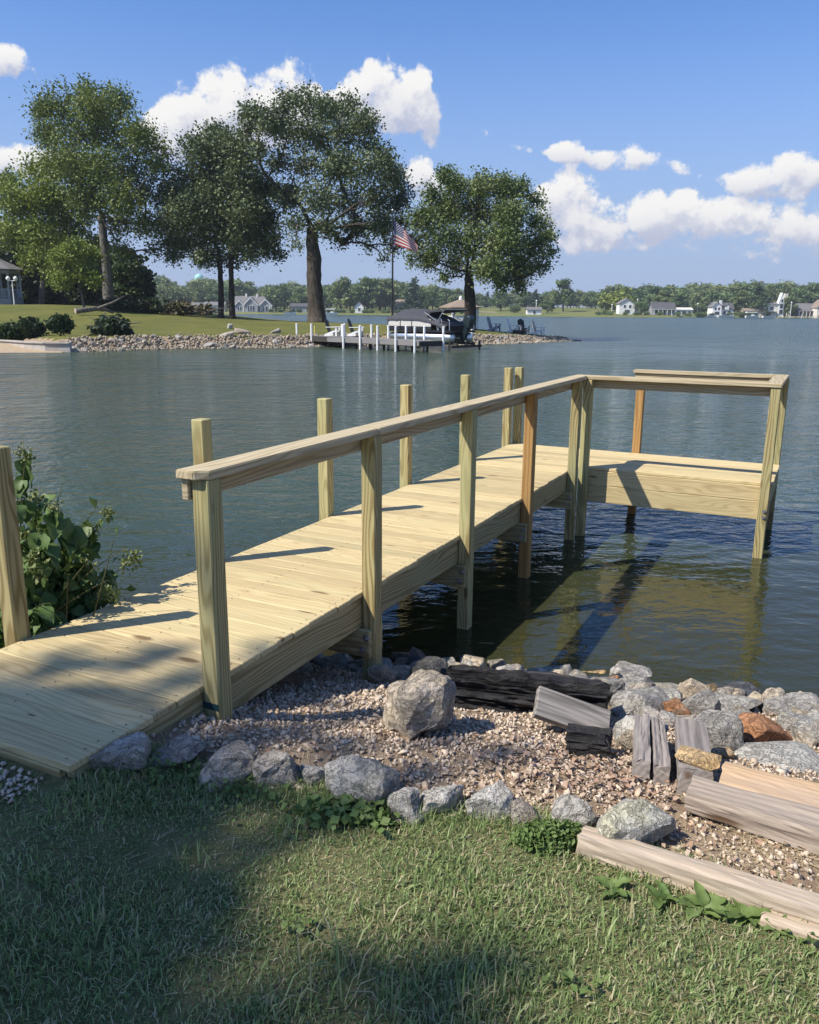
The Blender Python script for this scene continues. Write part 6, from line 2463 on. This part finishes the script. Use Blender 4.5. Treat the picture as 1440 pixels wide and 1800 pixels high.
for row, (Y0, du, dv) in enumerate(((425, 27, 7), (470, 15, 1), (530, 15, -2))):
    u = -60.0
    while u < 1500:
        v = prof(u) + dv + rr.uniform(-4, 6)
        lawn_gap = 835 < u < 1040
        Y = Y0 + rr.uniform(-14, 14)
        if row == 0 and (lawn_gap or 400 < u < 468):
            u += du
            continue
        if lawn_gap:
            Y += 50
        kind = rr.choice(('r1', 'r2', 'r3', 't1', 't2', 'o1', 'r1') + (('c1',) if rr.random() < .3 else ()))
        part = 'left' if u < 800 else ('middle' if u < 1040 else 'right')
        uu = u + rr.uniform(-4, 4)
        wd = rr.uniform(1.15, 1.5)
        if row == 0 and 0 <= uu <= 1440:
            lab = f"{ORD[NUM[part]]} tree from the left {PLACE[part][0]}"
            NUM[part] += 1
            far_tree(uu, v, Y, kind, lab, PLACE[part][1], wd)
        else:
            BACK[part].append((uu, v, Y, kind, wd))
        u += du * rr.uniform(.8, 1.2)
MESH_NP = {}


def mesh_arrays(me):
    if me.name not in MESH_NP:
        co = np.empty(len(me.vertices) * 3, dtype=np.float32)
        me.vertices.foreach_get('co', co)
        lt = np.empty(len(me.polygons), dtype=np.int32)
        me.polygons.foreach_get('loop_total', lt)
        li = np.empty(len(me.loops), dtype=np.int32)
        me.loops.foreach_get('vertex_index', li)
        nt = int((lt == 3).sum())
        MESH_NP[me.name] = (co.reshape(-1, 3), li[:nt * 3].reshape(-1, 3), li[nt * 3:].reshape(-1, 4), me.materials[0])
    return MESH_NP[me.name]


for part, lst in BACK.items():
    VV, TT, QQ, MI, b0 = [], [], [], [], 0
    mats_ = [L_FAR, L_FAR2, L_FARDK, B_DARK]
    for (u, v, Y, kind, wd) in lst:
        co, tri, quad, lm = mesh_arrays(FT[kind])
        p = at(u, 550, Y)
        z = far_z(p.x, Y)
        k = max(.25, (at(u, v, Y).z - z) / (14.2 if kind == 'c1' else 13.2))
        a = rr.uniform(0, 6.28)
        R2 = np.array([[math.cos(a), -math.sin(a), 0], [math.sin(a), math.cos(a), 0], [0, 0, 1]])
        VV.append((co * np.array([k * wd, k * wd, k])) @ R2.T + np.array([p.x, Y, z - .1]))
        TT.append(tri + b0)
        QQ.append(quad + b0)
        MI.append(np.full(len(tri), mats_.index(lm)))
        b0 += len(co)
    TT, QQ = np.concatenate(TT), np.concatenate(QQ)
    me = np_mesh('far_wood', np.concatenate(VV), [TT, QQ], mats_, np.concatenate(MI + [np.full(len(QQ), 3)]))
    tag(link('far_wood', me), {'left': 'distant wood rising behind the left part of the far shore', 'middle': 'distant wood behind the far park lawn', 'right': 'distant wooded rise behind the right-hand houses'}[part], 'wood', kind='stuff')
# bushes along the far waterline
k = 0
for u in list(range(250, 400, 17)) + list(range(478, 830, 16)) + list(range(1050, 1440, 23)):
    uu = u + rr.uniform(-5, 5)
    p = at(uu, 552, 380)
    Y = lerp_pts(FSH, p.x * .97) + rr.uniform(4, 9)
    side = 'left half' if u < 840 else 'right half'
    if u == 1050:
        k = 0
    far_tree(uu, rr.uniform(541, 548) + (2 if u > 1000 else 0), Y, 'b1', f'{ORD[min(k, len(ORD) - 1)]} low bush from the left on the far waterline, {side}', 'bushes along the far waterline', rr.uniform(.8, 1.3), 'shore_bush')
    k += 1


def gable(m, c, ax, L, Wd, h, rise, over=.4, wall=0, roof=1):
    """House body with a gabled roof: ridge along ax; c is the middle of the floor."""
    ax = Vector(ax).normalized()
    ay = Vector((-ax.y, ax.x, 0))
    c = Vector(c)
    m.prism([(-Wd / 2, -.8), (Wd / 2, -.8), (Wd / 2, h), (0, h + rise), (-Wd / 2, h)], ay, Z, ax * L, c - ax * L / 2, wall)
    s_ = rise / (Wd / 2)
    for sg in (-1, 1):
        e = Wd / 2 + over
        m.prism([(0, h + rise + .06), (sg * e, h - s_ * over + .06), (sg * e, h - s_ * over + .30), (0, h + rise + .30)], ay, Z, ax * (L + 2 * over), c - ax * (L / 2 + over), roof)


def house(name, u, v, Y, lab, build, cat='house'):
    p = at(u, v, Y)
    z = far_z(p.x, Y)
    t_ = thing(name, (p.x, Y, z), lab, cat)
    build(t_, Vector((p.x, Y, z)))
    return t_


X = Vector((1, 0, 0))
YV = Vector((0, 1, 0))


def windows(t_, c, lst, yf, frame=P_WHITE):
    """Windows on the lake side: (x, z, w, h); each with frame and pane."""
    for (x, z, w, h) in lst:
        m = MB()
        m.box((c.x + x - w / 2 - .12, c.y + yf - .10, c.z + z - .12), (c.x + x + w / 2 + .12, c.y + yf - .02, c.z + z + h + .12))
        f = m.build('window', frame, t_)
        m = MB()
        m.box((c.x + x - w / 2, c.y + yf - .14, c.z + z), (c.x + x + w / 2, c.y + yf - .105, c.z + z + h))
        m.build('pane', P_GLASS, f, root=t_)


def h_grey(t_, c):
    m = MB()
    gable(m, c + Vector((-1.0, 5, 0)), X, 13.5, 9.5, 3.2, 3.6)
    m.build('main_block', [P_GREYSIDE, P_ROOF], t_)
    m = MB()
    gable(m, c + Vector((.2, 1.2, 0)), YV, 6, 5.8, 3.3, 2.9)
    m.build('centre_gable', [P_GREYSIDE, P_ROOF], t_)
    m = MB()
    gable(m, c + Vector((-5.2, 1.8, 0)), YV, 5, 3.8, 3.0, 1.9)
    m.build('left_gable', [P_GREYSIDE, P_ROOF], t_)
    m = MB()
    gable(m, c + Vector((6.6, 2.4, 0)), YV, 6, 5.2, 3.0, 2.5)
    m.build('right_gable', [P_GREYSIDE, P_ROOF], t_)
    for x, z0, hw, rs in ((.2, 3.3, 2.9, 2.9), (-5.2, 3.0, 1.9, 1.9), (6.6, 3.0, 2.6, 2.5)):
        m = MB()
        yf = {.2: -1.85, -5.2: -.75, 6.6: -.65}[x]
        for sg in (-1, 1):
            e = hw + .45
            s_ = rs / hw
            m.prism([(0, z0 + rs - .1), (sg * e, z0 - s_ * .45 - .1), (sg * e, z0 - s_ * .45 + .35), (0, z0 + rs + .35)], X, Z, YV * -.15, c + Vector((x, yf - .3, 0)))
        m.build('white_bargeboard', P_WHITE, t_)
    windows(t_, c, [(-.9, .6, .8, 2.3), (.2, .6, .8, 2.3), (1.3, .6, .8, 2.3)], -1.8)
    windows(t_, c, [(-5.7, .9, .7, 1.6), (-4.7, .9, .7, 1.6)], -.7)
    windows(t_, c, [(5.6, .5, 1.0, 2.1), (7.0, .5, 1.0, 2.1)], -.6)
    for x in (-3.0, 2.0):
        m = MB()
        m.box((c.x + x - .45, c.y + 4.4, c.z + 5.4), (c.x + x + .45, c.y + 5.4, c.z + 8.2))
        m.build('chimney', P_CREAM, t_)
    for x in (-3.3, -2.3, 3.2, 4.2, 8.4, 9.2):
        m = MB()
        m.box((c.x + x - .12, c.y - .9, c.z - .2), (c.x + x + .12, c.y - .66, c.z + 2.9))
        m.build('porch_column', P_WHITE, t_)


house('gabled_house', 442, 548, 384, 'grey house with white-trimmed gables and tall chimneys across the lake', h_grey)


def simple(L, Wd, h, rise, wallm, roofm, wins, ax=X, chim=None, porch=False):
    def f(t_, c):
        m = MB()
        gable(m, c, ax, L, Wd, h, rise)
        m.build('walls_and_roof', [wallm, roofm], t_)
        yf = -(Wd / 2 if ax is X else L / 2)
        windows(t_, c, wins, yf)
        if chim:
            m = MB()
            m.box((c.x + chim[0] - .4, c.y - .4, c.z + h), (c.x + chim[0] + .4, c.y + .4, c.z + chim[1]))
            m.build('chimney', P_CREAM, t_)
        if porch:
            m = MB()
            m.box((c.x - L / 2, c.y + yf - 2.2, c.z + 2.5), (c.x + L / 2, c.y + yf - .02, c.z + 2.7))
            pr = m.build('porch_roof', P_WHITE, t_)
            for k in range(6):
                x = -L / 2 + .3 + (L - .6) * k / 5
                m = MB()
                m.box((c.x + x - .1, c.y + yf - 2.1, c.z - .3), (c.x + x + .1, c.y + yf - 1.9, c.z + 2.495))
                m.build('porch_post', P_WHITE, pr, root=t_)
    return f


house('lake_house', 380, 549, 388, 'long low pale house left of the gabled grey house', simple(9, 6, 2.8, 1.4, P_CREAM, P_ROOF, [(-3, .8, 1.2, 1.2), (0, .8, 1.2, 1.2), (3, .8, 1.2, 1.2)]))
house('lake_house', 350, 549, 392, 'low grey-roofed white cottage far left on the far shore', simple(6, 5, 2.6, 1.2, P_WHITE, P_ROOF, [(-1.5, .8, 1.1, 1.1), (1.5, .8, 1.1, 1.1)]))
house('lake_house', 632, 549, 382, 'small white gabled cottage on the far shore left of the flagpole', simple(5, 4.0, 2.8, 2.0, P_WHITE, P_ROOF, [(0, 1.0, .9, 1.2)], YV))
house('lake_house', 708, 540, 402, 'brown-roofed house half hidden by trees right of the flagpole', simple(10, 7, 3.2, 2.6, P_TANSIDE, P_ROOFBR, [(-3, .9, 1.2, 1.3), (0, .9, 1.2, 1.3), (3, .9, 1.2, 1.3)]))
house('lake_house', 530, 550, 388, 'low house with white trim half hidden right of the round tree', simple(9, 5, 2.6, 1.2, P_GREYSIDE, P_ROOFDK, [(-3, .8, 1.1, 1.2), (0, .8, 1.1, 1.2), (3, .8, 1.1, 1.2)]))
house('boathouse', 938, 555, 364, 'small white boathouse with a grey roof on the park shore', simple(6.0, 4.0, 2.0, .9, P_WHITE, P_ROOF, [(0, .5, 1.0, 1.0)]), 'boathouse')
house('lake_house', 1099, 553, 388, 'white two-storey house right of the yellow-green tree', simple(6.0, 7, 4.6, 2.0, P_WHITE, P_ROOF, [(-1.2, 2.9, .9, 1.1), (1.2, 2.9, .9, 1.1), (0, .5, 2.2, 1.4)], YV))
house('lake_house', 1117, 553, 392, 'low brown wing house beside the white two-storey house', simple(6.5, 5, 2.8, 1.6, P_TANSIDE, P_ROOFBR, [(-1.5, .8, 1.1, 1.2), (1.5, .8, 1.1, 1.2)]))
house('lake_house', 1163, 555, 392, 'long dark-roofed lake house with open gable and porch', simple(10.5, 6, 3.0, 2.4, P_GREYSIDE, P_ROOFDK, [(-3.5, .7, 1.4, 1.5), (0, .7, 1.4, 1.5), (3.5, .7, 1.4, 1.5)], X, None, True))
house('boathouse', 1197, 555, 398, 'low white boathouse with a pale flat roof right of the dark house', simple(8.5, 6, 2.5, .8, P_WHITE, P_CREAM, [(-2.4, .4, 1.8, 1.5), (.4, .4, 1.8, 1.5), (3, .4, 1.2, 1.5)]), 'boathouse')


def h_white(t_, c):
    m = MB()
    gable(m, c + Vector((1.5, 3, 0)), X, 10, 6.5, 3.2, 2.6)
    m.build('main_block', [P_WHITE, P_ROOFDK], t_)
    m = MB()
    gable(m, c + Vector((-2.0, .5, 0)), YV, 6, 4.2, 4.2, 2.0)
    m.build('front_gable', [P_WHITE, P_ROOF], t_)
    m = MB()
    m.box((c.x - .3, c.y - .6, c.z + 1), (c.x + .7, c.y + .2, c.z + 7.2))
    m.build('chimney', P_WHITE, t_)
    windows(t_, c, [(-2.8, 2.6, .9, 1.2), (-1.2, 2.6, .9, 1.2), (-2.0, .5, 2.2, 1.4)], -2.45)
    windows(t_, c, [(2.4, .8, 1.2, 1.4), (4.6, .8, 1.2, 1.4)], -.2)
    m = MB()
    gable(m, c + Vector((3.4, -.1, 3.6)), YV, 1.8, 1.6, .9, .9, .2)
    m.build('dormer', [P_WHITE, P_ROOFDK], t_)


house('lake_house', 1264, 555, 404, 'bright white house with a tall chimney and dormer on the far shore', h_white)


def h_tower(t_, c):
    m = MB()
    gable(m, c + Vector((-4, 1, 0)), X, 8, 6, 5.4, .7)
    m.build('wing', [P_CREAM, P_ROOF], t_)
    m = MB()
    gable(m, c + Vector((.6, -.9, 0)), YV, 2.6, 2.6, 6.0, 4.6, .15)
    m.build('a_frame_tower', [P_WHITE, P_WHITE], t_)
    m = MB()
    m.box((c.x + 3.0, c.y + .5, c.z - .5), (c.x + 4.6, c.y + 2.0, c.z + 10.6))
    m.build('chimney', P_CREAM, t_)
    windows(t_, c, [(.6, 1, 1.5, 2.0), (.6, 3.8, 1.5, 2.0), (.6, 6.6, .7, 1.2)], -2.25)
    windows(t_, c, [(-6.2, 2.8, 1.6, 1.7), (-3.8, 2.8, 1.6, 1.7), (-5, .4, 3.4, 1.5)], -2.05)
    m = MB()
    m.box((c.x - 8.2, c.y - 4.4, c.z + 2.2), (c.x - 1.5, c.y - 2.1, c.z + 2.4))
    m.build('balcony', P_WHITE, t_)


house('tower_house', 1366, 556, 410, 'pale house with a pointed white tower and square chimney at the right', h_tower)
house('lake_house', 1412, 556, 412, 'red-walled lake house with grey roof right of the tower house', simple(9, 6, 3.2, 2.6, P_REDSIDE, P_ROOF, [(-3, .7, 1.2, 1.5), (0, .7, 1.2, 1.5), (3, .7, 1.2, 1.5)], X, None, True))
house('lake_house', 1443, 554, 408, 'tan gabled house cut off by the right edge on the far shore', simple(9, 8, 4.2, 3.4, P_CREAM, P_ROOFBR, [(-2.5, .8, 1.2, 1.6), (0, 3.0, 1.2, 1.4), (2.5, .8, 1.2, 1.6)], YV))
house('lake_house', 1402, 536, 436, 'grey-roofed house up the slope behind the red-walled one', simple(9, 7, 3.6, 2.8, P_CREAM, P_ROOF, [(-2.5, .8, 1.2, 1.5), (2.5, .8, 1.2, 1.5)]))
house('lake_house', 1320, 556, 408, 'low brown-roofed boathouse below the big spruce', simple(9, 5, 2.3, 1.0, P_TANSIDE, P_ROOFBR, [(-2.5, .5, 1.4, 1.2), (1.5, .5, 1.4, 1.2)]), 'boathouse')

# water tower above the left wood
p = at(350, 489, 900)
wt_ = thing('water_tower', (p.x, 900, 3), 'pale aqua globe water tower rising over the left wood', 'water tower')
m = MB()
zc, R_ = p.z, 4.6
m.tube([(p.x, 900, zc + R_ * math.sin(a)) for a in np.linspace(-1.5, 1.55, 12)], [R_ * math.cos(a) for a in np.linspace(-1.5, 1.55, 12)], 20)
m.build('tank', P_AQUA, wt_, smooth=True)
m = MB()
m.tube([(p.x, 900, 2), (p.x, 900, 6), (p.x, 900, zc - R_ * .85)], [3, 1.5, 1.5], 14)
m.build('stem', P_AQUA, wt_, smooth=True)


# boats and docks along the far shore
def motor_boat(u, Y, L, lab, cover=None, rz=0.0):
    p = at(u, 558, Y)
    t_ = thing('motorboat', (p.x, Y, 0), lab, 'boat', 'boats moored along the far shore')
    c = Vector((p.x, Y, 0))
    ax = Vector((math.cos(rz), math.sin(rz), 0))
    ay = Vector((-ax.y, ax.x, 0))
    m = MB()
    W = L * .17
    sec = [(-.5, 1, .0), (-.1, 1, .0), (.25, .75, .05), (.5, .05, .35)]
    vs, fs = [], []
    for (f, w, up) in sec:
        for (yy, zz) in ((-w * W, .9 + up), (-w * W * .6, -.2 + up), (w * W * .6, -.2 + up), (w * W, .9 + up)):
            vs.append(c + ax * f * L + ay * yy + Z * zz)
    for i in range(3):
        for k in range(3):
            fs.append((i * 4 + k, i * 4 + k + 1, (i + 1) * 4 + k + 1, (i + 1) * 4 + k))
        fs.append((i * 4 + 3, i * 4, (i + 1) * 4, (i + 1) * 4 + 3))
    fs += [(0, 1, 2, 3), (15, 14, 13, 12)]
    m.add(vs, fs)
    m.build('hull', P_WHITE, t_)
    m = MB()
    m.prism([(-.1 * L, .9), (.2 * L, .92), (.05 * L, 1.5), (-.06 * L, 1.55)], ax, Z, ay * W * 1.5, c - ay * W * .75)
    m.build('windscreen', P_GLASS if cover is None else cover, t_)
    if cover is not None:
        m = MB()
        m.prism([(-.5 * L, 2.3), (.35 * L, 2.3), (.3 * L, 2.65), (-.45 * L, 2.65)], ax, Z, ay * W * 2, c - ay * W)
        cp = m.build('canopy', cover, t_)
        for sx in (-.4, .25):
            m = MB()
            m.tube([c + ax * sx * L + Z * .5, c + ax * sx * L + Z * 2.3], [.06, .06], 5)
            m.build('canopy_post', P_ALU, cp, root=t_)


motor_boat(1226, 396, 6, 'white motorboat moored left of the bright white house')
motor_boat(1250, 393, 6, 'white motorboat in front of the bright white house', None, .1)
motor_boat(1276, 392, 7, 'larger white motorboat right of the bright white house', None, -.1)
motor_boat(1322, 394, 6, 'boat with a white canopy below the big spruce', P_WHITE)
motor_boat(1352, 396, 6, 'boat with a dark canopy left of the tower house', P_CANVAS)
motor_boat(372, 366, 5, 'white motorboat on the far shore behind the slim oaks')
motor_boat(510, 366, 5, 'white motorboat on the far shore right of the round tree')
motor_boat(583, 366, 5, 'white pontoon-like boat on the far shore beside the big oak trunk', P_WHITE)
for (u0, u1, Y, lab) in [(1150, 1182, 386, 'low wooden dock in front of the dark-roofed house'), (1236, 1290, 398, 'long low dock in front of the bright white house'), (1378, 1440, 398, 'pale dock and seawall at the right of the far shore'), (1325, 1376, 400, 'low dock before the tower house')]:
    a, b = at(u0, 558, Y), at(u1, 558, Y)
    t_ = thing('shore_dock', (a.x, Y, 0), lab, 'dock', 'docks along the far shore')
    m = MB()
    m.box((a.x, Y, .55), (b.x, Y + 2, .75))
    m.build('deck', P_CREAM, t_)
    n = int((b.x - a.x) / 2.5)
    for k in range(n + 1):
        x = a.x + .2 + (b.x - a.x - .4) * k / n
        m = MB()
        m.box((x - .12, Y - .13, -.5), (x + .12, Y - .01, 1.5))
        m.build('pile', P_WHITE if k % 2 else P_DARKWOOD, t_)
for (u, vt, Y, lab) in [(1389, 533, 402, 'tall white lamp pole on the far shore right of the tower house'), (1225, 535, 404, 'thin dark pole on the far shore left of the bright white house'), (1075, 537, 380, 'thin pole on the far shore at the yellow-green tree'), (942, 530, 380, 'white-headed pole behind the white boathouse'), (1119, 528, 400, 'pole behind the white two-storey house')]:
    p, q = at(u, 557, Y), at(u, vt, Y)
    z = far_z(p.x, Y)
    t_ = thing('lamp_pole', (p.x, Y, z), lab, 'pole')
    m = MB()
    m.tube([(p.x, Y, z - .3), (p.x, Y, q.z)], [.16, .12], 6)
    m.build('pole', P_STEEL if 'dark' in lab else P_WHITE, t_)
    m = MB()
    m.tube([(p.x, Y, q.z), (p.x, Y, q.z + .35), (p.x, Y, q.z + .7)], [.2, .4, .15], 8)
    m.build('lamp_head', P_WHITE, t_)
# sand bunker on the park lawn
p = at(860, 551, 415)
m = MB()
n = 14
m.add([(p.x + math.cos(2 * math.pi * k / n) * 11, 412 + math.sin(2 * math.pi * k / n) * 7, far_z(p.x, 412 + math.sin(2 * math.pi * k / n) * 7) + .12) for k in range(n)], [tuple(range(n))])
tag(m.build('sand_bunker', P_SAND), kind='structure')
# ------------------------------------------------------------------ summer haze: one even volume round the camera and the whole scene
hz = MB()
hz.box((-1450, -90, -3.0), (1450, 1440, 42))
hm = bpy.data.materials.new('summer_haze')
hm.use_nodes = True
ht = NT(hm.node_tree)
hm.node_tree.nodes.remove(hm.node_tree.nodes['Principled BSDF'])
pv = ht.node('ShaderNodeVolumePrincipled')
pv.inputs['Color'].default_value = (0.82, 0.90, 1.0, 1)
pv.inputs['Density'].default_value = 0.00025
pv.inputs['Anisotropy'].default_value = 0.2
ht.l.new(pv.outputs[0], hm.node_tree.nodes['Material Output'].inputs['Volume'])
tag(hz.build('haze', hm), 'pale summer haze filling the air over the lake', 'haze', kind='stuff')
